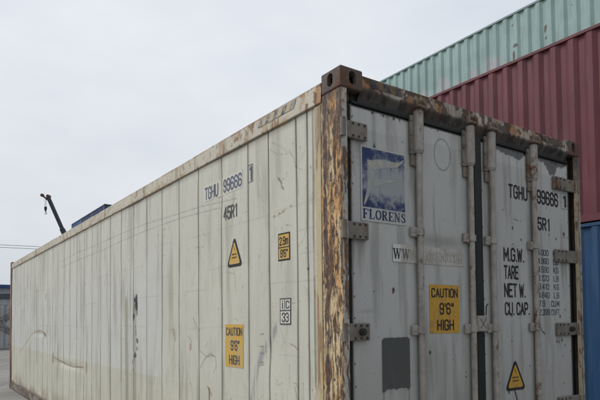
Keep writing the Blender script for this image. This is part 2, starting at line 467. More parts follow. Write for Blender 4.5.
def glyph_polys(ch, hw, serif=False, _c={}):
    key = (ch, round(hw, 2), serif)
    if key in _c: return _c[key]
    st = SG[ch] if serif else [(hw, s) for s in GL[ch]]
    xs = [p[0] for _, s in st for p in s]; ys = [p[1] for _, s in st for p in s]
    h = .22
    x0, y0 = min(xs) - 1, min(ys) - 1
    nx, ny = int((max(xs) + 1 - x0) / h) + 2, int((max(ys) + 1 - y0) / h) + 2
    X, Y = np.meshgrid(x0 + np.arange(nx) * h, y0 + np.arange(ny) * h)
    F = np.full(X.shape, -1e9)
    for w, s in st:
        # square-ended strokes: flatten the round caps a little
        F = np.maximum(F, w - pdist(X, Y, s))
    polys = []
    for j in range(ny - 1):
        i = 0
        while i < nx - 1:
            f = [F[j, i], F[j, i + 1], F[j + 1, i + 1], F[j + 1, i]]
            if min(f) > 0:
                k = i
                while k + 1 < nx - 1 and F[j, k + 2] > 0 and F[j + 1, k + 2] > 0: k += 1
                a, b, c, d = x0 + i * h, x0 + (k + 1) * h, y0 + j * h, y0 + (j + 1) * h
                polys.append([(a, c), (b, c), (b, d), (a, d)])
                i = k + 1; continue
            if max(f) > 0:
                q = [(x0 + i * h, y0 + j * h), (x0 + (i + 1) * h, y0 + j * h), (x0 + (i + 1) * h, y0 + (j + 1) * h), (x0 + i * h, y0 + (j + 1) * h)]
                o = []
                for a in range(4):
                    b = (a + 1) % 4
                    if f[a] > 0: o.append(q[a])
                    if (f[a] > 0) != (f[b] > 0):
                        t = f[a] / (f[a] - f[b])
                        o.append((q[a][0] + t * (q[b][0] - q[a][0]), q[a][1] + t * (q[b][1] - q[a][1])))
                if len(o) >= 3: polys.append(o)
            i += 1
    adv = max(xs)
    _c[key] = (polys, adv)
    return _c[key]
def text(mb, s, u0, u1, v0, v1, surf, off=.0014, hw=.5, gap=1.5, serif=False, mi=0):
    """fits string s exactly into the box u0..u1, v0..v1 of a surface"""
    if serif: gap = 1.1
    items = []; x = 0
    for ch in s:
        if ch == ' ':
            x += 2.6; continue
        p, adv = glyph_polys(ch, hw, serif)
        items.append((x, p)); x += adv + gap + (0 if serif else 2 * hw * 0)
    tot = x - gap
    e = 0 if serif else hw
    sx = (u1 - u0) / (tot + 2 * e); sy = (v1 - v0) / (7 + 2 * e)
    for ox, ps in items:
        for p in ps:
            pts = [surf(u0 + (ox + e + q[0]) * sx, v0 + (q[1] + e) * sy, off) for q in p]
            mb.add(pts, [list(range(len(pts)))], mi)
def plate(mb, u0, u1, v0, v1, surf, off, mi=0, n=6, ragged=0.0):
    for i in range(n):
        for j in range(n):
            a, b = u0 + (u1 - u0) * i / n, u0 + (u1 - u0) * (i + 1) / n
            c, d = v0 + (v1 - v0) * j / n, v0 + (v1 - v0) * (j + 1) / n
            mb.add([surf(a, c, off), surf(b, c, off), surf(b, d, off), surf(a, d, off)], [[0, 1, 2, 3]], mi)
def poly(mb, pts, surf, off, mi=0):
    mb.add([surf(u, v, off) for u, v in pts], [list(range(len(pts)))], mi)
def rtri(cx, vb, w, h, r, grow=0.0):
    """rounded triangle outline"""
    A = [(cx - w / 2, vb), (cx + w / 2, vb), (cx, vb + h)]
    out = []
    for k in range(3):
        p = Vector(A[k]); a = (Vector(A[k - 1]) - p).normalized(); b = (Vector(A[(k + 1) % 3]) - p).normalized()
        s, e = p + a * r, p + b * r
        for t in (0, .25, .5, .75, 1):
            q = s.lerp(p.lerp((s + e) / 2, .35), t).lerp(p.lerp((s + e) / 2, .35).lerp(e, t), t)
            out.append((q.x, q.y))
    return out

# ================================================================ THE MAIN CONTAINER
W, LN, H = 2.438, 12.192, 2.896
box_root = empty('refrigerated_container', (W / 2, LN / 2, 0),
                 'long dirty white refrigerated container with rusty corner post and closed double doors', 'shipping container')
SEAMS = [.335, .452, .772] + [1.0441 + .4057 * k for k in range(28) if 1.0441 + .4057 * k < 11.98]

def side_disp(y, z):
    """depth (m, inwards) of the near long wall"""
    y = np.asarray(y, float); z = np.asarray(z, float)
    d = 0.012 + 0 * y
    d = d + .010 * (fbm(y * 1.1, z * .9, 2, 5) - .5) + .006 * (fbm(y * 4.2, z * 2.0, 2, 9) - .5)
    # dents of known place
    for (cy, cz, sy, sz, a) in ((1.47, 2.5, .05, .16, .010), (3.42, 1.66, .05, .13, .022), (1.62, 1.2, .10, .09, .008), (.52, 1.9, .09, .6, .006),
                                (.62, 2.42, .08, .14, .006), (.78, 1.3, .12, .12, .008), (8.6, 1.3, .5, .05, .012), (6.4, .87, .8, .04, .014),
                                (2.38, 1.37, .06, .07, .008), (1.93, 1.42, .06, .1, .006)):
        d = d + a * np.exp(-((y - cy) / sy) ** 2 - ((z - cz) / sz) ** 2)
    return d
def side_groove(y, z):
    g = np.zeros(np.shape(y))
    for k, s in enumerate(SEAMS):
        wob = .004 * (fbm(np.full(np.shape(z), k * 3.1), z * 2, 2, 3) - .5) if k != 2 else .012 * (fbm(z * 0 + 4, z * 2.6, 2, 3) - .5)
        g = np.maximum(g, 1 - sst(.003, .0085, np.abs(y - s - wob)))
    return g
def s_surf(u, v, off=0.0):
    return (float(side_disp(u, v)) - off, u, v)

def side_col(Y, Z):
    base = np.ones(Y.shape + (3,)) * np.array(SIDEC)
    n1 = fbm(Y * 1.3, Z * 1.3, 4, 11); n2 = fbm(Y * 9, Z * 1.1, 4, 21); n3 = fbm(Y * 30, Z * 30, 3, 33)
    n4 = fbm(Y * 60, Z * 3, 3, 44)
    base = base * (0.93 + .14 * n1)[..., None]
    # newer greyer repaint over the rear half
    edge = .006 * (n3 - .5)
    patch = sst(2.695, 2.705, Y + edge) * sst(.978, .984, Z + edge) * (1 - sst(1.75, 2.3, Z + .3 * (n1 - .5)) * .75)
    base = lay(base, (0.595, 0.605, 0.58), patch * .7)
    base = lay(base, (0.53, 0.52, 0.41), sst(2.705, 2.695, Y) * 0 + (1 - sst(.97, .984, Z)) * .35)
    # per panel tone
    pid = np.searchsorted(np.array(SEAMS), Y)
    base = base * (1 + .05 * (_hash(pid, pid * 0 + 3, 5) - .5))[..., None]
    # panel bulging tone and vertical grime
    base = lay(base, (0.24, 0.22, 0.16), sst(.52, .80, n2) * .42)
    base = lay(base, (0.25, 0.20, 0.12), sst(.58, .78, n4) * .26 * sst(.4, .6, n1))
    gr = side_groove(Y, Z)
    near = np.full(Y.shape, 9.0)
    for s in SEAMS: near = np.minimum(near, np.abs(Y - s))
    base = lay(base, (0.20, 0.185, 0.15), (1 - sst(.0, .04, near)) * .28 * sst(.35, .65, fbm(Y * 4, Z * 3, 3, 71)))
    base = lay(base, (0.11, 0.105, 0.09), gr * .70)
    # horizontal rub lines
    for zc, a, sd in ((2.05, .0, 0), (1.74, .002, 1), (1.45, .004, 2), (1.28, .0, 3), (2.2, .006, 4), (1.9, .003, 5)):
        zz = zc + .01 * (fbm(Y * .7, Y * 0 + sd, 2, 80 + sd) - .5) * 6
        m = (1 - sst(.001, .006, np.abs(Z - zz))) * sst(.45, .6, fbm(Y * 1.5, Y * 0 + sd * 7, 3, 90 + sd))
        base = lay(base, (0.22, 0.215, 0.19), m * .25)
    dk = (0.045, 0.045, 0.05)
    def line(pts, w, colr, a, soft=.6, wob=0.0):
        dd = pdist(Y + wob * (n3 - .5), Z + wob * (fbm(Y * 12, Z * 12, 2, 7) - .5), pts)
        return lay(base, colr, (1 - sst(w * (1 - soft), w, dd)) * a)
    base = line([(6.992, 2.444), (5.847, 2.474), (4.740, 2.470), (3.936, 2.477), (3.122, 2.476), (2.281, 2.441), (1.826, 2.425), (1.2, 2.38)], .007, (.2, .2, .19), .42)  # two faint arcs: reflections of the power wires painted into the wall colour
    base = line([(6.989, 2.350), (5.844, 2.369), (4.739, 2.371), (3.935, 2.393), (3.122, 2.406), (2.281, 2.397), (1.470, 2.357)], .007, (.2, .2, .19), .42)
    RB = (0.20, 0.105, 0.045)
    base = line([(10.786, .884), (10.05, 1.094), (9.495, 1.263), (9.077, 1.326), (8.589, 1.35), (8.133, 1.286), (8.218, 1.215)], .026, (0.40, 0.30, 0.17), .65, .7, .03)
    base = line([(8.3, 1.30), (8.1, 1.27)], .04, RB, .7, .7, .04)
    base = line([(7.461, .941), (6.942, .905), (6.534, .868), (6.158, .862), (5.536, .895)], .011, (0.18, 0.11, 0.065), .8, .6, .01)
    base = line([(7.463, .989), (7.497, .858)], .05, (0.14, 0.07, 0.035), .75, .8, .06)
    base = line([(5.355, .952), (5.379, .85)], .05, RB, .6, .8, .06)
    base = line([(8.91, 2.1), (8.9, .816)], .10, (0.27, 0.22, 0.14), .5, .9, .05)
    base = line([(8.1, 1.98), (8.1, 1.9)], .04, (0.13, 0.12, 0.12), .6, .7, .03)
    for yy, z0, z1 in ((10.9, 2.3, 1.9), (10.6, 1.75, 1.55), (9.9, 2.45, 2.2), (10.2, 2.2, 2.0)):
        base = line([(yy, z0), (yy, z1)], .06, (0.20, 0.21, 0.24), .45, .8, .06)
    # torn hole with black blotches and its run-off
    base = line([(3.70, 1.72), (3.68, .6)], .085, (0.25, 0.21, 0.13), .65, .8, .03)
    base = line([(3.44, 1.65), (3.43, .6)], .08, (0.23, 0.20, 0.14), .6, .8, .03)
    base = line([(3.40, 1.757), (3.44, 1.727), (3.39, 1.602)], .042, dk, .95, .4, .04)
    hb = 1 - sst(.0, .055, pdist(Y, Z, [(3.421, 1.68), (3.48, 1.6), (3.45, 1.5), (3.39, 1.41), (3.33, 1.26), (3.39, 1.19), (3.48, 1.08), (3.45, .98)]))
    base = lay(base, dk, sst(.25, .5, hb * sst(.45, .62, fbm(Y * 25, Z * 13, 3, 55))) * .9)
    # scrapes on the nearer panels
    DB = (0.16, 0.115, 0.07)
    for pts, w, colr, a in (
        ([(1.967, 1.529), (1.908, 1.456), (1.889, 1.350)], .006, (.10, .09, .08), .8),
        ([(2.069, 1.38), (2.008, 1.331), (2.008, 1.273)], .006, DB, .8),
        ([(2.03, 1.31), (2.028, 1.265)], .014, (0.20, .07, .03), .85),
        ([(2.466, 1.426), (2.373, 1.427), (2.327, 1.366), (2.373, 1.321)], .010, RB, .45),
        ([(2.40, 1.40), (2.36, 1.34)], .02, RB, .5),
        ([(1.833, 1.128), (1.758, 1.196), (1.667, 1.247), (1.580, 1.228), (1.563, 1.161), (1.598, 1.097)], .007, DB, .75),
        ([(1.80, 1.10), (1.73, 1.16), (1.65, 1.205), (1.60, 1.19)], .005, (.55, .54, .49), .8),
        ([(1.832, 1.264), (1.721, 1.221), (1.614, 1.234)], .005, DB, .7),
        ([(1.75, 1.29), (1.70, 1.33)], .004, DB, .6),
        ([(1.669, .975), (1.669, .89)], .018, (0.10, .045, .02), .95),
        ([(1.70, .99), (1.63, .93)], .012, RB, .8),
        ([(.542, 1.358), (.487, 1.342), (.455, 1.325)], .005, (.22, .12, .06), .9),
        ([(.491, 1.094), (.460, 1.026)], .005, DB, .8),
        ([(.50, 1.12), (.47, 1.12), (.455, 1.09)], .006, RB, .6),
        ([(.66, 2.41), (.63, 2.38), (.625, 2.365)], .012, (.06, .055, .05), .85),
        ([(.625, 2.35), (.605, 2.33)], .009, (.05, .05, .05), .9),
        ([(.62, 2.40), (.59, 2.39)], .004, (.08, .07, .06), .7),
        ([(.535, 2.561), (.481, 2.497), (.449, 2.416), (.44, 2.322), (.43, 2.253)], .004, DB, .7),
        ([(.75, 2.62), (.66, 2.56), (.56, 2.545)], .003, DB, .6),
        ([(.73, 2.66), (.62, 2.60), (.50, 2.52)], .003, (.15, .13, .1), .5),
        ([(1.926, 1.922), (1.966, 1.801)], .006, (.25, .2, .1), .5),
        ([(1.25, 1.52), (1.20, 1.50)], .004, RB, .6),
        ([(.60, 1.60), (.62, 1.72)], .003, DB, .4),
        ([(.86, 1.66), (.82, 1.72)], .004, (.3, .2, .08), .6),
        ([(.70, 1.04), (.68, .9)], .004, DB, .5), ([(1.02, 1.95), (1.0, 1.8)], .003, DB, .35),
        ([(2.05, 1.05), (2.0, .95), (1.98, .85)], .005, DB, .5),
        ([(1.24, 1.78), (1.22, 1.70)], .004, (.3, .19, .08), .55)):
        base = line(pts, w, colr, a * .75, .6, .004)
    for zz in (1.408, 1.329, 1.282, 1.223, 1.205):
        base = line([(.90, zz), (.855, zz + .004)], .005, (.20, .09, .05), .8)
    dd = pdist(Y, Z, [(.716, 2.17), (.633, 2.183), (.541, 2.193), (.518, 2.208)])
    base = lay(base, (.33, .22, .11), (1 - sst(.004, .012, dd)) * sst(.45, .6, fbm(Y * 60, Z * 60, 2, 61)) * .9)
    # bluish rub mark curving down
    dd = pdist(Y + .02 * (n3 - .5), Z, [(.63, 1.531), (.678, 1.468), (.763, 1.378), (.865, 1.296), (.931, 1.186), (1.001, .972), (1.03, .6)])
    base = lay(base, (.20, .21, .25), (1 - sst(.006, .045, dd)) * sst(.38, .58, fbm(Y * 40, Z * 7, 3, 62)) * .62)
    # small random chips with tiny rust runs
    rs = np.random.RandomState(4)
    for k in range(260):
        cy, cz = .3 + 11.5 * rs.rand() ** 1.8, .25 + 2.4 * rs.rand()
        r = .002 + .006 * rs.rand() ** 3
        sel = (np.abs(Y - cy) < .05) & (Z < cz + .05) & (Z > cz - .2)
        if not sel.any(): continue
        y_, z_ = Y[sel], Z[sel]
        m = (1 - sst(r * .5, r, np.hypot(y_ - cy, (z_ - cz) * .7)))
        run = (1 - sst(.001, .004, np.abs(y_ - cy))) * sst(cz - .05 - .12 * rs.rand(), cz, z_) * (z_ < cz) * .35
        b_ = base[sel]
        b_ = lay(b_, (.30, .19, .09), run); b_ = lay(b_, (.09, .05, .03), m * .9)
        base[sel] = b_
    for k in range(170):   # hairline scratches
        cy, cz = .35 + 5.5 * rs.rand() ** 1.5, .5 + 2.1 * rs.rand()
        an = rs.rand() * 6.28; ln = .03 + .12 * rs.rand(); cv = rs.rand() - .5
        p = [(cy + ln * t * math.cos(an + cv * t), cz + ln * t * math.sin(an + cv * t)) for t in (0, .33, .66, 1)]
        sel = (np.abs(Y - cy) < .2) & (np.abs(Z - cz) < .2)
        if not sel.any(): continue
        m = 1 - sst(.001, .0035, pdist(Y[sel], Z[sel], p))
        base[sel] = lay(base[sel], (.2, .17, .12) if rs.rand() < .7 else (.55, .55, .5), m * (.3 + .3 * rs.rand()))
    # shadow line painted in under the top rail, and grime/rust along the foot
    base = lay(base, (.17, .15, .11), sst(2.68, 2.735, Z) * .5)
    base = lay(base, (.26, .19, .11), sst(.45, .18, Z) * sst(.35, .65, fbm(Y * 3, Z * 6, 4, 77)) * .7)
    base = lay(base, (.12, .075, .045), sst(.215, .165, Z) * .75)
    # trim strip next to the post, yellowed
    base = lay(base, (.47, .40, .25), sst(.262, .250, Y) * .55)
    st = fbm(Y * 70, Z * 4.0, 4, 99)
    base = lay(base, (.10, .07, .05), (1 - sst(.006, .012, np.abs(Y - .275 - .006 * (fbm(Y * 0, Z * 4, 2, 5) - .5)))) * sst(.40, .6, fbm(Y * 0 + 3, Z * 3.3, 4, 6)) * .65)
    base = lay(base, RB, sst(.66, .74, fbm(Y * 26, Z * 9, 4, 13)) * sst(.34, .2, Y) * .7)
    rough = .40 + .25 * n1 + .15 * gr
    return base, rough
ys = np.concatenate([np.arange(.252, 2.5, .007), np.arange(2.5, 4.6, .013), np.arange(4.6, 12.0, .03), [12.005]])
ex = np.array([s + d for s in SEAMS for d in (-.0095, -.006, -.002, .002, .006, .0095)])
ys = np.unique(np.round(np.concatenate([ys, ex]), 4)); ys = ys[(ys >= .252) & (ys <= 12.005)]
zs = np.concatenate([np.arange(.165, .85, .025), np.arange(.85, 2.735, .0075), [2.738]])
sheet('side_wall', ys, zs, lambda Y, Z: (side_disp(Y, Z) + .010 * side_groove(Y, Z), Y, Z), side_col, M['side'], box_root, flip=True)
MB().box(W - .03, W - .01, .19, 12.0, .165, 2.738).build('side_wall', M['panel'], box_root)
MB().box(.06, W - .06, .2, 12.0, 2.80, 2.845).build('roof', M['roof'], box_root)
mb = MB().box(.19, W - .19, 11.95, 12.06, .16, 2.75)
mb.box(.30, W - .30, 12.06, 12.14, .35, 1.45, .01).box(.45, 1.15, 12.06, 12.13, 1.65, 2.45, .01).box(1.3, 2.0, 12.06, 12.13, 1.65, 2.45, .01)
mb.build('refrigeration_unit', M['panel'], box_root)

# --- top rails
def rail_col(U, V):       # U = y, V = profile position as height
    Y, Z = U, V
    base = np.ones(Y.shape + (3,)) * np.array((.57, .53, .43))
    n = fbm(Y * 2, Z * 8, 4, 3); f = fbm(Y * 34, Z * 20, 4, 5); r = fbm(Y * 14, Z * 3.5, 4, 7)
    base = base * (.88 + .24 * n)[..., None]
    base = lay(base, (.25, .21, .15), sst(.5, .75, r) * .5)
    nearf = np.exp(-np.maximum(Y - .2, 0) / 1.1)
    base = lay(base, (.44, .21, .07), sst(.60 - .10 * nearf, .68 - .10 * nearf, r * .6 + f * .4) * (.35 + .55 * nearf))
    base = lay(base, (.07, .04, .03), sst(.62 - .05 * nearf, .67 - .05 * nearf, f) * (.3 + .5 * nearf))
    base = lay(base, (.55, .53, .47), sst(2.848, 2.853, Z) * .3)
    base = lay(base, (.20, .11, .06), sst(2.835, 2.853, Z) * sst(.45, .6, fbm(Y * 5, Z * 0, 3, 15)) * .55)
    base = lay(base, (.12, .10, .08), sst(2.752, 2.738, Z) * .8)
    base = lay(base, (.34, .22, .11), sst(2.79, 2.74, Z) * sst(.5, .66, fbm(Y * 7, Z * 9, 3, 25)) * .7)
    # seams between rail lengths
    for s in (1.9, 4.3, 6.7, 9.2): base = lay(base, (.16, .1, .06), (1 - sst(.004, .012, np.abs(Y - s))) * .7)
    return base, np.full(Y.shape, .6)
def rail_pt(Y, V):
    # V runs 2.735..2.855 up the face, then over the top as 2.855..2.93
    x = np.where(V > 2.855, (V - 2.855), 0.0) + .0025 * (fbm(Y * 1.5, V * 0, 3, 8) - .5)
    x = x + np.where(V < 2.742, (2.742 - V) * 2.0, 0)
    z = np.minimum(V, 2.855) + .004 * (fbm(Y * .9, V * 0 + 3, 3, 18) - .5) * (V > 2.80)
    return x, Y, z
ry = np.concatenate([np.arange(.178, 3, .008), np.arange(3, 12.02, .03)])
rz = np.concatenate([np.arange(2.732, 2.855, .006), [2.8549, 2.8565, 2.87, 2.9, 2.93]])
top_rail = sheet('top_rail', ry, rz, rail_pt, rail_col, M['rail'], box_root, flip=True)
MB().box(W - .06, W, .178, 12.014, 2.74, 2.855, .004).build('top_rail', M['panel'], box_root)
# hazard stripes on the near rail
mb = MB()
r_surf = lambda u, v, off=0: (-.0012 - off, u, v)
y0, y1, z0, z1 = .455, .885, 2.795, 2.842
nst = 9; dy = (y1 - y0) / nst; sl = .03
for k in range(nst):
    a = y0 + k * dy
    if k == 8: sl2 = 0
    poly(mb, [(a, z0), (a + dy, z0), (a + dy - sl, z1), (a - sl, z1)], r_surf, .001, k % 2)
mb.build('hazard_strip', [M['haz_b2'], M['haz_y2']], box_root)

# --- bottom rails
def brail_col(Y, Z):
    base = np.ones(Y.shape + (3,)) * np.array((.24, .22, .19))
    base = lay(base, (.09, .06, .045), sst(.45, .65, fbm(Y * 4, Z * 9, 4, 41)) * .8)
    base = lay(base, (.30, .2, .12), sst(.6, .7, fbm(Y * 9, Z * 12, 4, 42)) * .6)
    base = lay(base, (.035, .03, .03), sst(.03, .015, Z) * .8 + sst(.140, .160, Z) * .7)
    return base, np.full(Y.shape, .7)
sheet('bottom_rail', np.arange(.178, 12.03, .02), np.array([.012, .02, .03, .05, .08, .11, .135, .145, .15, .158, .168]),
      lambda Y, Z: (np.where(Z > .16, .016, .004) + 0 * Y, Y, Z), brail_col, M['rail'], box_root, flip=True)
MB().box(W - .05, W - .004, .178, 12.014, .012, .165, .003).build('bottom_rail', M['panel'], box_root)
MB().box(.05, W - .05, .2, 12.0, .10, .16).build('floor', M['panel'], box_root)

# --- corner posts
def post_col(U, V):
    # U: negative = along the front face (x = -U), positive = along the side face (y = U)
    z = V
    wob = .012 * (fbm(U * 6, V * 4.5, 3, 2) - .5)
    u = U + wob
    wu = U + .035 * (fbm(U * 14, V * 9, 3, 45) - .5); wv = V + .10 * (fbm(U * 20, V * 7, 3, 46) - .5)
    n = fbm(wu * 32, wv * 7.5, 5, 51); n2 = fbm(wu * 80, wv * 34, 4, 52); n3 = fbm(wu * 15, wv * 3.2, 4, 53); n4 = fbm(wu * 70, wv * 5, 4, 54)
    cream = (.68, .53, .31); orange = (.60, .29, .085); brown = (.115, .060, .040); purple = (.085, .06, .06)
    base = np.ones(U.shape + (3,)) * np.array(cream)
    base = lay(base, orange, sst(.46, .66, n3) * .75)
    base = lay(base, (.42, .18, .055), sst(.52, .62, n) * .6)
    base = lay(base, (.62, .52, .35), sst(.52, .62, n2) * sst(.5, .3, n3) * .8)
    # flange beside the panel stays cream yellow
    # dark stripe along the rear part of the side face
    stripe = (1 - sst(.014, .024, np.abs(u - .150 - .012 * (fbm(U * 0, V * 1.7, 3, 60) - .5))))
    base = lay(base, purple, stripe * (.80 + .2 * sst(.3, .5, n)) * sst(.30, .42, n2))
    base = lay(base, brown, sst(.62, .655, n) * sst(.178, .15, u) * .85)
    base = lay(base, brown, sst(.575, .61, n4) * .75 * sst(.172, .14, u))
    topw = sst(2.15, 2.75, V + .35 * (n3 - .5))
    base = lay(base, purple, sst(.47, .56, fbm(U * 26, V * 8, 4, 57)) * topw * .75)
    base = lay(base, (.23, .14, .10), topw * .15)
    base = lay(base, purple, sst(2.70, 2.76, V) * .6)
    # peeled front edge
    fr = sst(.030, .006, u)
    base = lay(base, brown, fr * sst(.44, .52, n) * .9)
    base = lay(base, (.09, .055, .05), (1 - sst(.004, .012, np.abs(u - .012))) * sst(.42, .52, n4) * .8)
    # whitish strip on the front face
    white = sst(.0, -.006, u)
    base = lay(base, (.045, .03, .028), sst(.62, .66, n2) * .8 * sst(.178, .15, u) + sst(.60, .64, fbm(U * 110, V * 14, 3, 47)) * .7 * sst(.17, .14, u))
    base = lay(base, (.44, .44, .41), white * .95)
    base = lay(base, brown, white * sst(.56, .60, n) * .9)
    base = lay(base, orange, white * sst(.60, .66, n2) * .6)
    base = lay(base, (.04, .035, .035), sst(.70, .74, n2) * .8)
    # welded flange line
    base = lay(base, (.03, .02, .02), sst(.66, .70, fbm(U * 90, V * 40, 3, 59)) * .6)
    return base, .62 + .2 * n
def post_pt(U, V):
    r = .012
    wu = U + .035 * (fbm(U * 14, V * 9, 3, 45) - .5); wv = V + .10 * (fbm(U * 20, V * 7, 3, 46) - .5)
    d = .004 * (fbm(U * 10, V * 5, 3, 70) - .5) + .0022 * sst(.53, .60, fbm(wu * 26, wv * 11, 5, 51)) + .0015 * fbm(U * 90, V * 60, 2, 75)
    x = np.where(U < 0, -U, 0.0); y = np.where(U > 0, U, 0.0)
    # round the corner
    a = np.clip((U + r) / (2 * r), 0, 1) * math.pi / 2
    inside = np.abs(U) < r
    x = np.where(inside, r - r * np.sin(a), x); y = np.where(inside, r - r * np.cos(a), y)
    sx = np.where(U > -r, 1.0, 0.0)
    return x + d * (U > 0) + .004, y + d * (U <= 0) + .003, V
pu = np.concatenate([np.arange(-.042, .19, .0032)]); pz = np.arange(.118, 2.779, .0065)
near_post = sheet('corner_post', pu, pz, post_pt, post_col, M['rusty'], box_root, flip=True)
# cream flange of the near post
def fl_col(U, V):
    base = np.ones(U.shape + (3,)) * np.array((.56, .47, .29))
    base = lay(base, (.28, .15, .07), sst(.60, .68, fbm(U * 30, V * 5, 4, 81)) * .8)
    base = lay(base, (.62, .58, .45), sst(.236, .243, U) * .6)
    base = lay(base, (.16, .11, .08), (1 - sst(.002, .006, np.abs(U - .192))) * .8)
    base = lay(base, (.30, .22, .13), sst(2.3, 2.7, V) * .5)
    return base, np.full(U.shape, .6)
sheet('post_flange', np.arange(.186, .254, .004), np.arange(.165, 2.74, .01),
      lambda U, V: (np.where(U < .192, .002, .006) + .0, U, V), fl_col, M['rusty'], box_root, flip=True)
def post_col_r(U, V):
    n = fbm(U * 30 + 9, V * 6, 5, 151); n2 = fbm(U * 60, V * 20, 4, 152)
    base = np.ones(U.shape + (3,)) * np.array((.36, .31, .22))
    base = lay(base, (.40, .39, .36), sst(.022, .012, U) * .8)
    base = lay(base, (.12, .065, .04), sst(.50, .57, n) * .85 * sst(.05, .01, U) + sst(.56, .62, n2) * .6)
    base = lay(base, (.05, .035, .03), sst(.62, .66, n) * .8 + (1 - sst(.002, .006, np.abs(U - .026))) * .6)
    base = lay(base, (.06, .05, .045), sst(2.45, 2.75, V) * .8)
    return base, .6 + 0 * U
# front strip of the right post: U measured from the outer corner inwards
sheet('corner_post', np.arange(0, .071, .003), pz, lambda U, V: (W - .002 - U, .003 + .003 * (fbm(U * 20, V * 5, 3, 88) - .5) + .012 * sst(.045, .05, U), V), post_col_r, M['rusty'], box_root, flip=True)
MB().box(W - .012, W - .0035, .006, .18, .118, 2.778).box(W - .17, W - .0735, .064, .18, .118, 2.778).build('corner_post', M['cast'], box_root)
MB().box(.045, .12, .06, .18, .118, 2.778).build('post_lining', M['cast'], box_root)
def fpost_col(U, V):
    n = fbm(U * 12, V * 4, 4, 251)
    base = np.ones(U.shape + (3,)) * np.array((.24, .125, .075))
    base = lay(base, (.34, .26, .18), sst(.52, .62, n) * .7)
    base = lay(base, (.07, .04, .03), sst(.60, .68, fbm(U * 20, V * 9, 4, 252)) * .7)
    return base, .7 + 0 * U
sheet('corner_post', np.arange(12.0, 12.19, .02), np.arange(.118, 2.78, .02), lambda U, V: (-.004 + 0 * U, U, V), fpost_col, M['rusty'], box_root, flip=True)
MB().box(.0, .16, 12.02, 12.185, .118, 2.778).build('post_lining', M['cast'], box_root)
MB().box(W - .16, W, 12.02, 12.185, .118, 2.778).build('corner_post', M['cast'], box_root)

# --- corner castings with their oval holes (booleans evaluated once)
def bool_mesh(base_mb, cutters, mats, name):
    ob = base_mb.build(name, mats)
    cs = []
    for c in cutters:
        co = c.build('cutter', mats)
        m = ob.modifiers.new('b', 'BOOLEAN'); m.object = co; m.operation = 'DIFFERENCE'; m.solver = 'EXACT'
        cs.append(co)
    bpy.context.view_layer.update()
    dg = bpy.context.evaluated_depsgraph_get()
    me = bpy.data.meshes.new_from_object(ob.evaluated_get(dg))
    me.polygons.foreach_set('use_smooth', [False] * len(me.polygons))
    ob.modifiers.clear(); ob.data = me
    for co in cs: bpy.data.objects.remove(co, do_unlink=True)
    return ob
def oval(axis, c, w, h, d, n=24):
    """elongated hole cutter through +-d along axis, width w, height h (stadium)"""
    mbx = MB(); pts = []
    r = w / 2
    for k in range(n):
        a = 2 * math.pi * k / n
        px, pz = r * math.cos(a), r * math.sin(a) + (h / 2 - r) * (1 if math.sin(a) >= 0 else -1)
        pts.append((px, pz))
    vs_ = []
    for s in (-d, d):
        for p, q in pts:
            if axis == 'x': vs_.append((c[0] + s, c[1] + p, c[2] + q))
            elif axis == 'y': vs_.append((c[0] + p, c[1] + s, c[2] + q))
            else: vs_.append((c[0] + p, c[1] + q, c[2] + s))
    fs = [[k, (k + 1) % n, n + (k + 1) % n, n + k] for k in range(n)] + [list(range(n))[::-1], list(range(n, 2 * n))]
    if axis == 'y': fs = [f[::-1] for f in fs]
    mbx.add(vs_, fs)
    return mbx
def casting(name='corner_casting'):
    # local: outer corner at origin, body towards +x (.162), +y (.178), -z (.118)
    b = MB().box(0, .162, 0, .178, -.118, 0, .010, seg=3)
    cut = [MB().box(.028, .150, .028, .166, -.100, -.028),
           oval('y', (.086, 0, -.056), .050, .075, .04), oval('x', (0, .094, -.056), .050, .075, .04)]
    return bool_mesh(b, cut, [M['cast']], name)
cast0 = casting()
cast_mesh = cast0.data
bpy.data.objects.remove(cast0, do_unlink=True)
def put_casting(parent, x, y, z, sx, sy, sz, mat=None, mesh=None):
    o = bpy.data.objects.new('corner_casting', mesh or cast_mesh)
    C.objects.link(o)
    par(o, parent)
    o.location = (x, y, z); o.scale = (sx, sy, sz)
    return o
for x, sx in ((-.0015, 1), (W + .0015, -1)):
    for y, sy in ((-.0015, 1), (LN + .0015, -1)):
        put_casting(box_root, x, y, H, sx, sy, 1)
        put_casting(box_root, x, y, 0, sx, sy, -1)

# --- header over the doors
def header_col(U, V):      # U = x, V = profile
    n = fbm(U * 4, V * 9, 4, 301); f = fbm(U * 26, V * 22, 4, 302); r = fbm(U * 16, V * 3, 4, 303)
    base = np.ones(U.shape + (3,)) * np.array((.46, .43, .375))
    base = base * (.8 + .4 * n)[..., None]
    base = lay(base, (.27, .27, .25), (sst(.50, .56, n) * sst(2.80, 2.82, V)) * .6)
    base = lay(base, (.30, .30, .28), sst(2.862, 2.868, V) * .6)
    hot = np.zeros(U.shape)
    for c, w in ((.62, .16), (.80, .16), (1.05, .12), (1.32, .13), (1.55, .12), (1.85, .16), (2.15, .2), (.18, .1)):
        hot = np.maximum(hot, np.exp(-((U - c) / w) ** 2))
    base = lay(base, (.135, .085, .048), sst(.49 - .12 * hot, .74 - .12 * hot, r) * .65 * sst(2.765, 2.80, V))
    base = lay(base, (.34, .15, .045), sst(.50 - .05 * hot, .66 - .06 * hot, fbm(U * 22, V * 9, 4, 312)) * .75 * (.35 + .65 * hot))
    base = lay(base, (.05, .03, .022), sst(.58 - .09 * hot, .62 - .07 * hot, f) * .85)
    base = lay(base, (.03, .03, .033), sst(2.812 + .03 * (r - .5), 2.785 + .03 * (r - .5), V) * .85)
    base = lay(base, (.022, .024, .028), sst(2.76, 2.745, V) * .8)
    return base, .6 + .15 * n
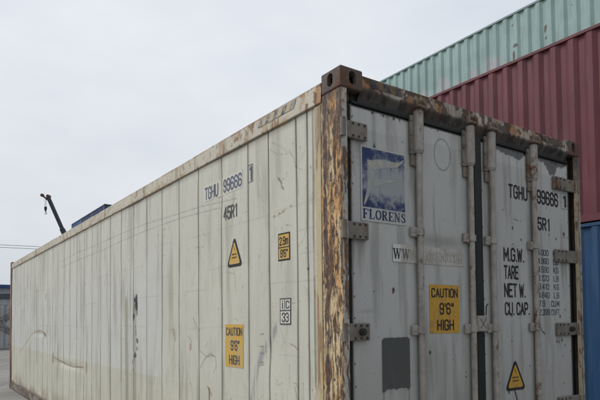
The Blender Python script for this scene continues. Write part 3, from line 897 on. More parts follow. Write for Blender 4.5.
def header_pt(U, V):
    # V 2.735 .. 2.870 up the face, beyond that over the top
    y = .002 + .035 * sst(2.80, 2.745, V) ** 1.2 + np.where(V > 2.870, V - 2.870, 0)
    z = np.minimum(V, 2.870) + .0035 * (fbm(U * 3, U * 0, 3, 310) - .5) * (V > 2.83)
    return U, y + .002 * (fbm(U * 4, V * 8, 3, 311) - .5), z
sheet('header', np.arange(.150, W - .148, .005), np.concatenate([np.arange(2.728, 2.870, .005), [2.8699, 2.8712, 2.89, 2.93]]),
      header_pt, header_col, M['rail'], box_root)
MB().box(.11, W - .11, .052, .19, 2.70, 2.862).build('header_lining', M['rubber'], box_root)
h_surf = lambda u, v, off=0: (u, .0025 - off, v)
for x0, x1, n_ in ((.235, .475, 5), (1.93, 2.21, 6)):
    mb = MB()
    dx = (x1 - x0) / n_
    for k in range(n_):
        a = x0 + k * dx
        poly(mb, [(a, 2.818), (a + dx, 2.818), (a + dx - .02, 2.862), (a - .02, 2.862)], h_surf, .003, k % 2)
    mb.build('hazard_strip', [M['haz_b'], M['haz_y']], box_root)
mb = MB().box(.16, W - .16, .0, .12, .02, .16, .006)
mb.build('door_sill', M['cast'], box_root)
# dark seal behind the door edges
mb = MB().box(.041, W - .041, .058, .062, .16, 2.73)
mb.build('door_frame', M['rubber'], box_root)

# --- doors
DY = .04
d_surf = lambda u, v, off=0.0: (u, DY - off, v)
CH = [(1.482, 2.261, .008), (1.588, 2.143, .012), (1.692, 2.203, .006), (1.687, 2.065, .010), (2.047, 2.131, .008), (2.141, 2.107, .010), (2.256, 2.155, .012),
      (1.584, 1.88, .006), (2.241, 1.563, .009), (2.17, 1.513, .013), (1.551, 1.344, .007), (1.760, 1.158, .008), (1.049, 1.126, .007), (.260, 1.663, .006),
      (.714, 1.298, .012), (1.05, 1.159, .006), (2.118, 1.324, .012), (2.15, 1.318, .010), (2.19, 1.33, .012), (2.228, 1.293, .008), (.27, 2.49, .010), (.31, 1.85, .003),
      (1.39, 1.9, .003), (1.42, 1.25, .004), (2.0, 1.1, .003), (1.95, 2.36, .003), (2.2, 1.0, .006), (.66, 2.2, .003), (1.4, 1.06, .005), (2.02, 2.33, .006)]
def door_col_fn(xl, xr):
    def fn(X, Z):
        n1 = fbm(X * 1.6, Z * 1.4, 4, 401); n2 = fbm(X * 18, Z * 1.6, 4, 402); n3 = fbm(X * 34, Z * 34, 3, 403); n5 = fbm(X * 90, Z * 90, 2, 407)
        base = np.ones(X.shape + (3,)) * np.array(DOORC)
        base = base * (.90 + .2 * n1)[..., None]
        base = lay(base, (.53, .54, .53), sst(2.575, 2.60, Z - .03 * (X - .3) * (X < 1.2) + .02 * (n3 - .5)) * .6)
        base = lay(base, (.17, .165, .145), sst(.50, .76, n2) * .42)
        base = lay(base, (.20, .19, .165), sst(1.7, .9, Z) * sst(.35, .6, n1) * .3)  # lower part of the door darkened, its shade painted into the colour
        # grime along the rods
        for rx in (.617, 1.103, 1.327, 1.822):
            base = lay(base, (.12, .11, .095), np.exp(-((X - rx - .02) / .06) ** 2) * .42 * sst(.25, .65, fbm(X * 7, Z * 3, 3, 405)))
        # dirt above the film strip
        if xl < 1:
            base = lay(base, (.16, .15, .13), np.exp(-((Z - 1.99) / .04) ** 2) * sst(.55, .75, X) * sst(1.1, .9, X) * .5)
            for ux in (.325, .53):
                base = lay(base, (.16, .16, .15), (1 - sst(.002, .010, np.abs(X - ux - .003 * (n3 - .5)))) * (Z < 1.11) * .7)
            base = lay(base, (.14, .13, .11), (1 - sst(.003, .02, np.abs(Z - 1.55 - .02 * (n1 - .5)))) * sst(.55, .65, fbm(X * 3, Z * 0, 3, 4)) * .2)
            dd = np.abs(np.hypot((X - .86) / .076, (Z - 2.548) / .10) - 1)
            base = lay(base, (.14, .14, .135), (1 - sst(.03, .075, dd)) * .65)
            base = lay(base, (.03, .03, .03), ((np.abs(X - .278) < .022 * (2.525 - Z) / .05) & (Z < 2.525) & (Z > 2.483)) * .75)
        else:
            # peeled top with dark primer
            ed = 2.70 - .052 * np.interp(X, [1.38, 1.42, 1.50, 1.60, 1.69, 1.74, 1.89, 1.97, 2.03, 2.07, 2.13, 2.17, 2.25, 2.28], [0, .35, .8, 1.0, 1.0, .3, .1, .4, 1.0, 2.0, 2.2, .9, .5, .3])
            base = lay(base, (.085, .09, .095), sst(-.004, .006, Z + .045 * (n3 - .5) + .02 * (n5 - .5) - ed) * .9)
            for p, w in (([(1.899, 1.452), (1.922, 1.407), (1.961, 1.384)], .007), ([(1.572, .99), (1.594, .936), (1.60, .90)], .011), ([(1.50, 1.00), (1.505, .985)], .010),
                         ([(1.524, 1.54), (1.558, 1.52)], .010), ([(2.24, 2.16), (2.255, 2.13)], .007), ([(2.19, 1.20), (2.21, 1.215)], .005),
                         ([(1.57, 2.02), (1.60, 2.03)], .004), ([(1.61, 2.21), (1.66, 2.20)], .003)):
                base = lay(base, (.03, .03, .032), (1 - sst(w * .5, w, pdist(X + .01 * (n3 - .5), Z + .01 * (n5 - .5), p))) * .9)
        for cx, cz, r in CH:
            if xl < cx < xr:
                d = np.hypot(X - cx + .006 * (n3 - .5), (Z - cz) * .8 + .006 * (n5 - .5))
                base = lay(base, (.03, .03, .032), (1 - sst(r * .6, r, d)) * .9)
        rs = np.random.RandomState(int(xl * 100))
        for k in range(70):
            cx, cz, r = xl + (xr - xl) * rs.rand(), .3 + 2.4 * rs.rand(), .001 + .004 * rs.rand() ** 3
            base = lay(base, (.06, .05, .045), (1 - sst(r * .5, r + .0015, np.hypot(X - cx, Z - cz))) * .8)
        for k in range(16):
            cx, cz = xl + (xr - xl) * rs.rand(), .6 + 2. * rs.rand(); a = rs.rand() * 6.28; l_ = .03 + .12 * rs.rand()
            base = lay(base, (.16, .155, .145), (1 - sst(.001, .003, pdist(X, Z, [(cx, cz), (cx + l_ * math.cos(a), cz + l_ * math.sin(a))]))) * .35)
        # rivets down the edges, paint worn round them
        for ex_ in (xl + .010, xr - .010):
            zz = .25
            k = 0
            while zz < 2.7:
                jx = .003 * (rs.rand() - .5)
                base = lay(base, (.035, .033, .03), (1 - sst(.004, .0075, np.hypot(X - ex_ - jx, Z - zz))) * (.9 if rs.rand() < .8 else .3))
                zz += .125 + .012 * (rs.rand() - .5)
        # torn sealant teeth along the top
        t = .016 * sst(.60, .68, fbm(X * 60, Z * 0 + 1, 2, 410)) * sst(.4, .6, fbm(X * 6, Z * 0 + 5, 2, 411)) + .005
        base = lay(base, (.035, .032, .03), sst(-.003, .002, Z - (2.706 - t)) * .9)
        base = lay(base, (.10, .095, .085), (1 - sst(.0, .012, np.minimum(X - xl, xr - X))) * .5)
        # dirty halo below hinges and brackets
        for hz in HZ:
            hx0, hx1 = (.10, .20) if xl < 1 else (2.10, 2.27)
            m = sst(hz - .25, hz - .05, Z) * (Z < hz - .045) * sst(hx0 - .01, hx0 + .01, X) * sst(hx1 + .01, hx1 - .01, X)
            base = lay(base, (.13, .12, .10), m * .4 * sst(.3, .6, n2))
        return base, .50 + .2 * n1
    return fn
HZ = [2.5616 - .5608 * k - .004 for k in range(5)]
def door_pt(X, Z):
    return X, DY + .0025 * (fbm(X * 2.2, Z * 1.7, 2, 420) - .5), Z
doors = []
for xl, xr, lab in ((.103, 1.150, 'left door with faded blue square emblem'), (1.243, 2.318, 'right door with weight table lettering')):
    d = sheet('door', np.arange(xl, xr + .001, .005), np.concatenate([np.arange(.17, .8, .02), np.arange(.8, 2.712, .006)]), door_pt, door_col_fn(xl, xr), M['door'], box_root)
    d['label'] = lab
    doors.append(d)
    # door leaf edges and sealing lips
    for a, b in ((xl - .006, xl + .0), (xr + .0, xr + .006)):
        MB().box(a, b, DY - .001, DY + .018, .17, 2.712).build('door_edge', M['hinge'], d)
gk = MB()
gk.box(.056, .098, .046, .0575, .165, 2.722, .003)
gk.build('gasket', M['rubber'], doors[0])
gk = MB()
gk.box(1.158, 1.236, .024, .0575, .165, 2.735, .010, seg=3)
gk.build('gasket', M['rubber'], doors[0])
gk = MB().box(2.325, 2.364, .046, .0575, .165, 2.722, .003)
gk.build('gasket', M['rubber'], doors[1])
for xa, xb, dd in ((.10, 1.15, doors[0]), (1.243, 2.318, doors[1])):
    gk = MB().box(xa, xb, .030, .0555, 2.7135, 2.731, .004, seg=2)
    gk.build('gasket', M['rubber'], dd)

# hinges
def make_hinge(side, z, big, parent):
    m = MB()
    y0_, y1_ = .012, .036
    if side < 0: x0_, x1_ = .006, .203
    else: x0_, x1_ = 2.098, 2.424
    m.box(x0_, x1_, y0_, y1_, z - .048, z + .048, .004)
    # folded knuckle at the post
    if side < 0:
        m.tube((.018, .006, z - .050), (.018, .006, z + .050), .016, n=12)
        m.box(.0325, .044, y0_ - .006, y0_ + .002, z - .046, z + .046, .002)
        bx = (.095, .137, .180)
    else:
        m.tube((2.412, .006, z - .050), (2.412, .006, z + .050), .016, n=12)
        m.box(2.375, 2.388, y0_ - .006, y0_ + .002, z - .046, z + .046, .002)
        bx = (2.125, 2.175, 2.23)
    o = m.build('hinge', M['hinge'], parent)
    for x in bx:
        for dz in (-.034, .034):
            MB().tube((x, y0_ - .004, z + dz), (x, y0_ + .004, z + dz), .0068, n=8).build('hinge_bolt', M['bolt'], parent)
    if big:
        c = .140 if side < 0 else 2.27
        b = MB()
        b.tube((c, y0_ - .022, z), (c, y0_ + .004, z), .020, n=16)
        b.tube((c, y0_ - .034, z), (c, y0_ - .020, z), .012, n=12)
        b.build('hinge_pin', M['bolt'], parent)
for k, z in enumerate(HZ):
    make_hinge(-1, z + (.0), k == 2, doors[0])
    make_hinge(1, z - .02 + .0, k == 2, doors[1])

# locking rods
RODS = [.617, 1.103, 1.327, 1.822]
for i, rx in enumerate(RODS):
    ryy = .014
    m = MB().tube((rx, ryy, .10), (rx, ryy, 2.56), .0195, n=20)
    rod = m.build('locking_rod', M['rod'], box_root)
    sl = MB()
    sl.tube((rx, ryy + .002, 2.525), (rx, ryy + .002, 2.765), .033, n=20)
    sl.tube((rx, ryy + .002, 2.507), (rx, ryy + .002, 2.525), .024, .033, n=20, cap=False)
    sl.tube((rx, ryy + .002, 2.765), (rx, ryy + .002, 2.775), .033, .026, n=20)
    sl.build('rod_sleeve', M['rod'], rod)
    bp = MB().box(rx - .062, rx - .026, .018, .037, 2.50, 2.74, .004)
    for zz in (2.53, 2.62, 2.71): bp.tube((rx - .06, .012, zz), (rx - .06, .02, zz), .008, n=8)
    bp.box(rx - .055, rx + .01, .022, .037, 2.43, 2.50, .004)
    bp.build('sleeve_plate', M['hinge'], rod)
    ca = MB().box(rx - .032, rx + .028, -.026, .012, 2.780, 2.800, .005)
    ca.box(rx - .018, rx + .026, -.026, .010, 2.800, 2.842, .008, seg=2)
    ca.box(rx - .050, rx - .030, -.022, .012, 2.778, 2.828, .004)
    ca.box(rx + .034, rx + .050, -.018, .012, 2.782, 2.835, .004)
    ca.tube((rx - .002, -.034, 2.822), (rx - .002, -.020, 2.822), .014, n=12)
    ca.tube((rx, ryy, 2.765), (rx, ryy, 2.79), .022, n=14)
    ca.build('locking_cam', M['cam'], rod)
    for zb in (2.028, 1.437, .84, .33):
        br = MB()
        br.box(rx - .070, rx - .022, .014, .037, zb - .030, zb + .030, .004)
        br.box(rx + .022, rx + .042, .018, .037, zb - .028, zb + .028, .004)
        br.tube((rx, ryy, zb - .020), (rx, ryy, zb + .020), .0275, n=20)
        br.box(rx - .034, rx - .014, -.003, .020, zb - .019, zb + .019, .003)
        br.tube((rx - .058, .010, zb), (rx - .058, .016, zb), .007, n=8)
        br.build('rod_bracket', M['rod'], rod)
    hd = MB()
    sgn = 1 if i in (0, 2) else -1
    hd.tube((rx, -.012, .70), (rx + sgn * .36, -.018, .70), .012, n=10)
    hd.box(rx - .03, rx + .03, -.03, .03, .66, .74, .005)
    hd.build('rod_handle', M['rod'], rod)
    lc = MB().box(rx - .045, rx + .045, -.028, .012, .07, .115, .006)
    lc.build('locking_cam', M['cam'], rod)

# plate with a stamped X over the centre gap
def latch():
    m = MB().box(1.122, 1.222, -.006, .006, 1.418, 1.522, .003)
    m.box(1.128, 1.216, -.010, -.005, 1.424, 1.516, .002)
    return m.build('latch_plate', M['rod'], box_root)
lp = latch()
mb = MB()
l_surf = lambda u, v, off=0: (u, -.0102 - off, v)
for a, b in (((1.142, 1.502), (1.202, 1.438)), ((1.200, 1.502), (1.145, 1.44))):
    p, q = Vector(a), Vector(b); nn = (q - p).normalized(); w_ = Vector((-nn.y, nn.x)) * .0035
    off = .001 if a[0] < 1.17 else .0016
    poly(mb, [tuple(p - w_), tuple(q - w_), tuple(q + w_), tuple(p + w_)], l_surf, off)
mb.build('stamped_cross', M['strip_grey'], lp)
MB().tube((1.21, -.004, 1.525), (1.214, -.004, 1.585), .004, n=8).tube((1.214, -.004, 1.585), (1.238, .0, 1.60), .004, n=8).build('hook', M['bolt'], lp)

# --- marks on the doors
D0, D1 = doors
# emblem
m = MB()
plate(m, .168, .522, 2.062, 2.492, d_surf, .0035, 0, 2)
m.build('emblem_film', M['sticker'], D0)
m = MB()
plate(m, .180, .514, 2.142, 2.482, d_surf, .0045, 0, 1)
m.build('emblem_square', M['logo'], D0)
m = MB()
def ribbon(pts_top, pts_bot, off, mi=0):
    n = len(pts_top)
    for k in range(n - 1):
        poly(m, [pts_bot[k], pts_bot[k + 1], pts_top[k + 1], pts_top[k]], d_surf, off, mi)
xs_ = np.linspace(0, 1, 14)
def wave(x0, x1, zt, zb):
    t = [(x0 + (x1 - x0) * s, zt(s)) for s in xs_]; b = [(x0 + (x1 - x0) * s, zb(s)) for s in xs_]
    ribbon(t, b, .0055)
wave(.262, .506, lambda s: 2.418 + .012 * math.sin(s * 5.2) + .050 * s ** 3, lambda s: 2.352 + .02 * math.sin(s * 4.4 + .3) + .112 * s ** 2.2)
wave(.262, .470, lambda s: 2.305 + .008 * math.sin(s * 5) + .035 * s ** 2, lambda s: 2.258 + .015 * math.sin(s * 4) + .080 * s ** 1.7)
st = []; sb = []
for s in np.linspace(0, 1, 16):
    z = 2.415 - .265 * s
    cx = .240 - .045 * s ** 3 + .006 * math.sin(s * 5)
    hw_ = .022 * (1 - s) ** .5 + .002
    st.append((cx + hw_, z)); sb.append((cx - hw_, z))
for k in range(15):
    poly(m, [sb[k + 1], st[k + 1], st[k], sb[k]], d_surf, .0050)
m.build('emblem_ribbon', M['ribbon'], D0)
m = MB()
text(m, 'FLORENS', .182, .512, 2.078, 2.130, d_surf, .0046, serif=True)
m.build('emblem_lettering', M['navy'], D0)
# film strip
m = MB()
plate(m, .408, 1.046, 1.841, 1.948, d_surf, .003, 0, 2)
plate(m, .410, .475, 1.843, 1.946, d_surf, .0038, 1, 1)
m.build('film_strip', [M['strip'], M['strip_white']], D0)
m = MB()
text(m, 'W', .412, .476, 1.862, 1.920, d_surf, .0048, serif=True)
m.build('film_lettering', M['blk'], D0)
m = MB()
text(m, 'W', .486, .548, 1.862, 1.920, d_surf, .0048, serif=True, mi=0)
m.build('film_lettering', M['strip_grey'], D0)
m = MB()
text(m, 'W.FLORENS.COM', .553, 1.036, 1.865, 1.918, d_surf, .0048, serif=True)
for xx in (.476, .551, .69, .78, .865, .95):
    poly(m, [(xx, 1.845), (xx + .0025, 1.845), (xx + .0025, 1.944), (xx, 1.944)], d_surf, .0043)
m.build('film_lettering', M['strip_ghost'], D0)
# caution sign
def caution(surf_u, zc0, zc1, ymat, imat, parent):
    # surf_u(f, v, off): f in 0..1 across the sign
    m = MB()
    plate(m, 0, 1, zc0, zc1, surf_u, .0022, 0, 4)
    h = zc1 - zc0
    text(m, 'CAUTION', .06, .95, zc0 + .735 * h, zc0 + .93 * h, surf_u, .0034, hw=.62, gap=1.7, mi=1)
    text(m, "9'6\"", .32, .80, zc0 + .385 * h, zc0 + .63 * h, surf_u, .0034, hw=.62, gap=1.7, mi=1)
    text(m, 'HIGH', .23, .80, zc0 + .055 * h, zc0 + .285 * h, surf_u, .0034, hw=.62, gap=1.7, mi=1)
    return m.build('caution_sign', [ymat, imat], parent)
caution(lambda f, v, o=0: d_surf(.716 + .277 * f, v, o), 1.413, 1.717, M['yel_door'], M['blk'], D0)
def sd(f, v, o=0): return s_surf(1.398 - .276 * f, v, o)
caution(sd, 1.170, 1.477, M['yel_side'], M['ink_side_dark'], box_root)
# dark residue patch
m = MB()
rs = random.Random(3)
top = [(.314 + .222 * k / 14, 1.397 + (-.012 if k in (0, 14) else rs.uniform(-.0012, .0015))) for k in range(15)]
bot = [(.314 + .222 * k / 14, 1.102 + (-.014 if k in (0, 1, 13) else (-.008 if k in (7,) else rs.uniform(-.0015, .002)))) for k in range(15)]
for k in range(14):
    poly(m, [bot[k], bot[k + 1], top[k + 1], top[k]], d_surf, .004)
m.build('residue_patch', M['felt'], D0)
m = MB()
poly(m, [(.410 + (.009 + .003 * math.sin(a * 3 + 1)) * math.cos(a), 1.672 + (.018 + .005 * math.sin(a * 2)) * math.sin(a)) for a in np.linspace(0, 6.0, 14)], d_surf, .002)
m.build('paint_spot', M['red'], D0)
# numbers on the right door
m = MB()
text(m, 'TGHU', 1.548, 1.777, 2.356, 2.457, d_surf, .0025, hw=.62, gap=1.9)
text(m, '999666', 1.838, 2.180, 2.354, 2.462, d_surf, .0025, hw=.62, gap=1.7)
text(m, '1', 2.235, 2.292, 2.364, 2.460, d_surf, .0025, hw=.62)
text(m, '45R1', 1.835, 2.054, 2.156, 2.255, d_surf, .0025, hw=.62, gap=1.9)
text(m, 'M.G.W.', 1.474, 1.716, 1.902, 2.002, d_surf, .0025, hw=.62)
text(m, 'TARE', 1.475, 1.645, 1.777, 1.875, d_surf, .0025, hw=.62)
text(m, 'NET W.', 1.473, 1.725, 1.649, 1.750, d_surf, .0025, hw=.62)
text(m, 'CU. CAP.', 1.476, 1.769, 1.524, 1.617, d_surf, .0025, hw=.62)
m.build('number_lettering', M['ink_door'], D1)
m = MB()
for a, b, c, d in ((2.222, 2.306, 2.4695, 2.472), (2.222, 2.306, 2.350, 2.3525), (2.222, 2.2245, 2.3525, 2.4695), (2.3035, 2.306, 2.3525, 2.4695)):
    poly(m, [(a, c), (b, c), (b, d), (a, d)], d_surf, .0025)
m.build('digit_frame', M['ink_small'], D1)
m = MB()
rows = [('34.000', 'KG'), ('74.960', 'LB'), ('4.590', 'KG'), ('10.120', 'LB'), ('29.410', 'KG'), ('64.840', 'LB'), ('67.9', 'CU.M'), ('2.399', 'CU.FT')]
ztop, dz = 2.014, .0636
for k, (a, b) in enumerate(rows):
    zt = ztop - k * dz
    full = len(a.replace('.', ''))
    w_ = .030
    if k == 6: text(m, a, 1.845, 1.972, zt - .046, zt, d_surf, .0025, hw=.5)
    else: text(m, a, 2.030 - .0335 * full - .01, 2.030, zt - .046, zt, d_surf, .0025, hw=.5)
    if k < 6: text(m, b, 2.090, 2.160, zt - .046, zt, d_surf, .0025, hw=.5, gap=3)
    else: text(m, b, 2.050, 2.160, zt - .046, zt, d_surf, .0025, hw=.5)
m.build('weight_figures', M['ink_small'], D1)
# triangle signs
def tri_sign(fs, cx, vb, w, h, ym, bm_, parent):
    m = MB()
    poly(m, rtri(cx, vb, w, h, .035), fs, .0025, 0)
    poly(m, rtri(cx, vb + .020, w - .062, h - .058, .020), fs, .0036, 1)
    # small illegible print
    for zz in (vb + .062, vb + .085):
        for k in range(4):
            a = cx - .036 + .0185 * k
            poly(m, [(a, zz), (a + .013, zz), (a + .013, zz + .010), (a, zz + .010)], fs, .0044, 0)
    poly(m, [(cx - .012, vb + .150), (cx - .008, vb + .150), (cx + .010, vb + .118), (cx + .006, vb + .116)], fs, .0044, 0)
    return m.build('warning_triangle', [bm_, ym], parent)
tri_sign(d_surf, 1.579, .998, .245, .225, M['yel_door'], M['blk'], D1)
tri_sign(lambda u, v, o=0: s_surf(2 * 1.243 - u, v, o), 1.243, 1.892, .235, .225, M['yel_side'], M['blk'], box_root)

# --- marks on the long wall (text reads towards smaller y)
def T(s, ya, yb, z0, z1, mat, name, hw=.62, gap=1.8, extra=None):
    m = MB()
    text(m, s, 0, ya - yb, z0, z1, lambda u, v, o=0: s_surf(ya - u, v, o), .0028, hw=hw, gap=gap)
    return m.build(name, mat, box_root)
m = MB()
g_s = lambda u, v, o=0: s_surf(u, v, o)
for a, b in ((1.745, 1.465), (1.442, 1.120)):
    plate(m, b, a, 2.445, 2.575, g_s, .0016, 0, 5)
m.build('number_ground', M['ghost'], box_root)
T('TGHU', 1.728, 1.505, 2.455, 2.558, M['ink_side'], 'number_lettering')
T('99666', 1.418, 1.130, 2.458, 2.558, M['ink_side'], 'number_lettering')
T('1', 1.032, .985, 2.466, 2.570, M['ink_side'], 'number_lettering')
m = MB()
for a, b, c, d in ((.972, 1.044, 2.576, 2.580), (.972, 1.044, 2.458, 2.462), (.972, .976, 2.462, 2.576), (1.040, 1.044, 2.462, 2.576)):
    poly(m, [(a, c), (b, c), (b, d), (a, d)], g_s, .0028)
m.build('digit_frame', M['ink_side_dark'], box_root)
T('45R1', 1.412, 1.205, 2.250, 2.350, M['ink_side_dark'], 'number_lettering')
m = MB()
pp = lambda u, v, o=0: s_surf(.662 - u, v, o)
plate(m, 0, .127, 1.878, 2.053, pp, .002, 0, 3)
plate(m, .009, .118, 1.888, 1.958, pp, .003, 1, 2)
plate(m, .009, .118, 1.965, 2.043, pp, .003, 1, 2)
text(m, '2.9m', .016, .110, 1.975, 2.030, pp, .004, hw=.62, mi=0)
text(m, "9'6\"", .026, .104, 1.898, 1.950, pp, .004, hw=.62, mi=0)
m.build('height_sign', [M['blk'], M['yel_side']], box_root)
m = MB()
pp = lambda u, v, o=0: s_surf(.645 - u, v, o)
plate(m, 0, .118, 1.476, 1.642, pp, .002, 0, 3)
plate(m, .008, .050, 1.568, 1.634, pp, .003, 1, 2)
plate(m, .057, .110, 1.568, 1.634, pp, .003, 1, 2)
plate(m, .008, .110, 1.484, 1.560, pp, .003, 1, 2)
text(m, 'i', .020, .036, 1.574, 1.628, pp, .004, hw=.62, mi=0)
text(m, 'c', .064, .102, 1.576, 1.626, pp, .004, hw=.62, mi=0)
text(m, '33', .022, .096, 1.492, 1.552, pp, .004, hw=.6, mi=0)
m.build('rail_mark', [M['ink_side_dark'], M['ghost']], box_root)

# ================================================================ OTHER CONTAINERS
def corr_mat(name, base, rustc=.25, extra=None, chips=.67):
    n = NT(name)
    c = n.mix(n.rng(n.noise(1.1, 4), .3, .7), [x * .86 for x in base], [min(1, x * 1.12) for x in base])
    st = n.noise(6, 5, .65, sc=(2.5, 2.5, .18))
    c = n.mix(n.rng(st, .45, .8, 0, .55), c, [x * .5 + .025 for x in base])
    c = n.mix(n.rng(n.noise(3, 6, .6, sc=(3, 3, .35)), .48, .75, 0, .4), c, [min(1, x * 1.25 + .05) for x in base])
    ru = n.noise(9, 7, .72, sc=(1, 1, .45)); gate = n.noise(1.3, 2)
    rm = n.math('MULTIPLY', n.rng(ru, chips - .03, chips + .02), n.rng(gate, .48, .62))
    c = n.mix(n.math('MULTIPLY', rm, min(1, rustc * 3)), c, n.mix(n.noise(30), (0.05, 0.02, 0.015), (.20, .08, .03)))
    if extra: c = extra(n, c)
    n.bump(n.noise(18, 4, .6), .003, .4)
    return n.done(c, .55, 0, .35)
def green_extra(n, c):
    # primer patches along the foot of the wall
    sp = n.n('ShaderNodeSeparateXYZ'); n.link(n.obj, sp.inputs[0])
    wn = n.noise(2.6, 5, .6)
    for cy, cz, sy, sz in ((8.15, 7.40, .30, .45), (7.45, 7.45, .28, .50), (6.95, 7.35, .16, .42), (6.50, 7.40, .22, .42), (5.95, 7.45, .34, .50), (5.6, 7.2, .3, .4)):
        dy = n.math('MULTIPLY', n.math('SUBTRACT', sp.outputs['Y'], cy), 1 / sy)
        dz_ = n.math('MULTIPLY', n.math('SUBTRACT', sp.outputs['Z'], cz), 1 / sz)
        d2 = n.math('ADD', n.math('ADD', n.math('MULTIPLY', dy, dy), n.math('MULTIPLY', dz_, dz_)), n.math('MULTIPLY', wn, 2.4))
        c = n.mix(n.rng(d2, 1.5, 2.2, .65, 0), c, (.40, .375, .385))
    # rusted scrapes of known place
    w = n.noise(7, 6, .7)
    for cy, cz, sy, sz in ((5.32, 7.66, .05, .16), (5.27, 7.87, .09, .05), (4.53, 7.94, .05, .13), (4.52, 7.75, .03, .06), (5.36, 8.40, .04, .03), (6.05, 6.9, .04, .04), (5.0, 7.37, .03, .03), (3.9, 8.2, .03, .03)):
        dy = n.math('MULTIPLY', n.math('SUBTRACT', sp.outputs['Y'], cy), 1 / sy)
        dz_ = n.math('MULTIPLY', n.math('SUBTRACT', sp.outputs['Z'], cz), 1 / sz)
        d2 = n.math('ADD', n.math('ADD', n.math('MULTIPLY', dy, dy), n.math('MULTIPLY', dz_, dz_)), n.math('MULTIPLY', w, 3.4))
        c = n.mix(n.rng(d2, 2.1, 2.5, .85, 0), c, (.10, .045, .03))
    return c
M['maroon'] = corr_mat('maroon_corrugated_paint', (.125, .031, .041), .35)
M['green'] = corr_mat('pale_green_corrugated_paint', (.275, .40, .38), .5, green_extra, .655)
M['green_rail'] = corr_mat('pale_green_rail_paint', (.20, .30, .29), .6, None, .62)
M['blue'] = corr_mat('blue_corrugated_paint', (.014, .058, .14), .15)
M['blue2'] = corr_mat('mid_blue_corrugated_paint', (.05, .12, .26), .2)
M['blue3'] = corr_mat('dark_blue_corrugated_paint', (.035, .065, .14), .25)
M['white_c'] = corr_mat('grubby_white_corrugated_paint', (.40, .41, .41), .5, None, .60)

def corrugated(mb, p0, p1, z0, z1, nrm, pitch=.285, depth=.040, phase=0.0, mi=0):
    """trapezoid wall from p0 to p1 (xy), outward normal nrm"""
    p0, p1 = Vector(p0), Vector(p1); d = (p1 - p0); ln = d.length; d.normalize()
    nrm = Vector(nrm)
    prof = [(0, 0), (.26, 0), (.5, -1), (.76, -1), (1.0, 0)]
    pts = [(0, 0.0)]
    s = -phase
    while s < ln:
        for f, o in prof[:-1]:
            t = s + f * pitch
            if 0 < t < ln: pts.append((t, o * depth))
        s += pitch
    pts.append((ln, 0.0))
    vs_ = []
    for t, o in pts:
        q = p0 + d * t + nrm * o
        vs_.append((q.x, q.y, z0)); vs_.append((q.x, q.y, z1))
    fs = [[2 * k, 2 * k + 2, 2 * k + 3, 2 * k + 1] for k in range(len(pts) - 1)]
    mb.add(vs_, fs, mi)
def dry_container(name, x0, x1, y0, y1, z0, h, mat, rail, label, group=None, long='y', cat='shipping container', door_end=None):
    r = empty(name, ((x0 + x1) / 2, (y0 + y1) / 2, z0), label, cat, group)
    z1 = z0 + h
    i_ = .012
    for ax in 'xy':
        pass
    sides = [((x0 + i_, y1 - .16), (x0 + i_, y0 + .16), (-1, 0)), ((x1 - i_, y0 + .16), (x1 - i_, y1 - .16), (1, 0)),
             ((x0 + .16, y0 + i_), (x1 - .16, y0 + i_), (0, -1)), ((x1 - .16, y1 - i_), (x0 + .16, y1 - i_), (0, 1))]
    for p0, p1, nn in sides:
        m = MB(); corrugated(m, p0, p1, z0 + .118, z1 - .055, nn)
        lg = (abs(nn[0]) > 0) == (long == 'y')
        m.build('side_wall' if lg else 'end_wall', mat, r)
        # rails above and below
        m = MB()
        xa, xb = min(p0[0], p1[0]), max(p0[0], p1[0]); ya, yb = min(p0[1], p1[1]), max(p0[1], p1[1])
        if nn[0]:
            xo = x0 if nn[0] < 0 else x1 - .06
            m.box(xo, xo + .06, ya, yb, z1 - .058, z1 - .008, .004)
            m.build('top_rail', rail, r)
            MB().box(xo + .002, xo + .05, ya, yb, z0 + .012, z0 + .12, .004).build('bottom_rail', rail, r)
        else:
            yo = y0 if nn[1] < 0 else y1 - .06
            m.box(xa, xb, yo, yo + .06, z1 - .068, z1 - .008, .004)
            m.build('top_rail', rail, r)
            MB().box(xa, xb, yo + .002, yo + .05, z0 + .012, z0 + .12, .004).build('bottom_rail', rail, r)
    MB().box(x0 + .05, x1 - .05, y0 + .05, y1 - .05, z1 - .045, z1 - .02).build('roof', rail, r)
    MB().box(x0 + .05, x1 - .05, y0 + .05, y1 - .05, z0 + .10, z0 + .15).build('floor', rail, r)
    for xa, sx in ((x0, 1), (x1, -1)):
        for ya, sy in ((y0, 1), (y1, -1)):
            MB().box(min(xa, xa + sx * .16), max(xa, xa + sx * .16), min(ya, ya + sy * .16), max(ya, ya + sy * .16), z0 + .116, z1 - .116, .006).build('corner_post', rail, r)
            put_casting(r, xa, ya, z1, sx, sy, 1)
            put_casting(r, xa, ya, z0, sx, sy, -1)
    return r
XS = 6.19
dry_container('container', XS, XS + W, -3.05, -3.05 + LN, 0.0, 2.892, M['blue'], M['blue'],
              'blue corrugated container on the ground under the maroon one', group='corrugated containers stacked on the right')
dry_container('container', XS, XS + W, -3.05, -3.05 + LN, 2.896, 2.880, M['maroon'], M['maroon'],
              'maroon corrugated container stacked on top of the blue one', group='corrugated containers stacked on the right')
XG = 9.55
GLAB = 'pale green corrugated container highest above the maroon container'
for k in range(3):
    dry_container('container', XG, XG + W, .1, .1 + LN, 2.896 * k, 2.892, M['green'] if k == 2 else M['maroon'], M['green_rail'] if k == 2 else M['maroon'],
                  [ 'maroon container at the bottom of the stack under the pale green one', 'maroon container directly beneath the pale green one', GLAB][k], group='corrugated containers stacked on the right')
# rust wounds on the green wall
gw = [o for o in bpy.data.objects if o.get('label') == GLAB][0]

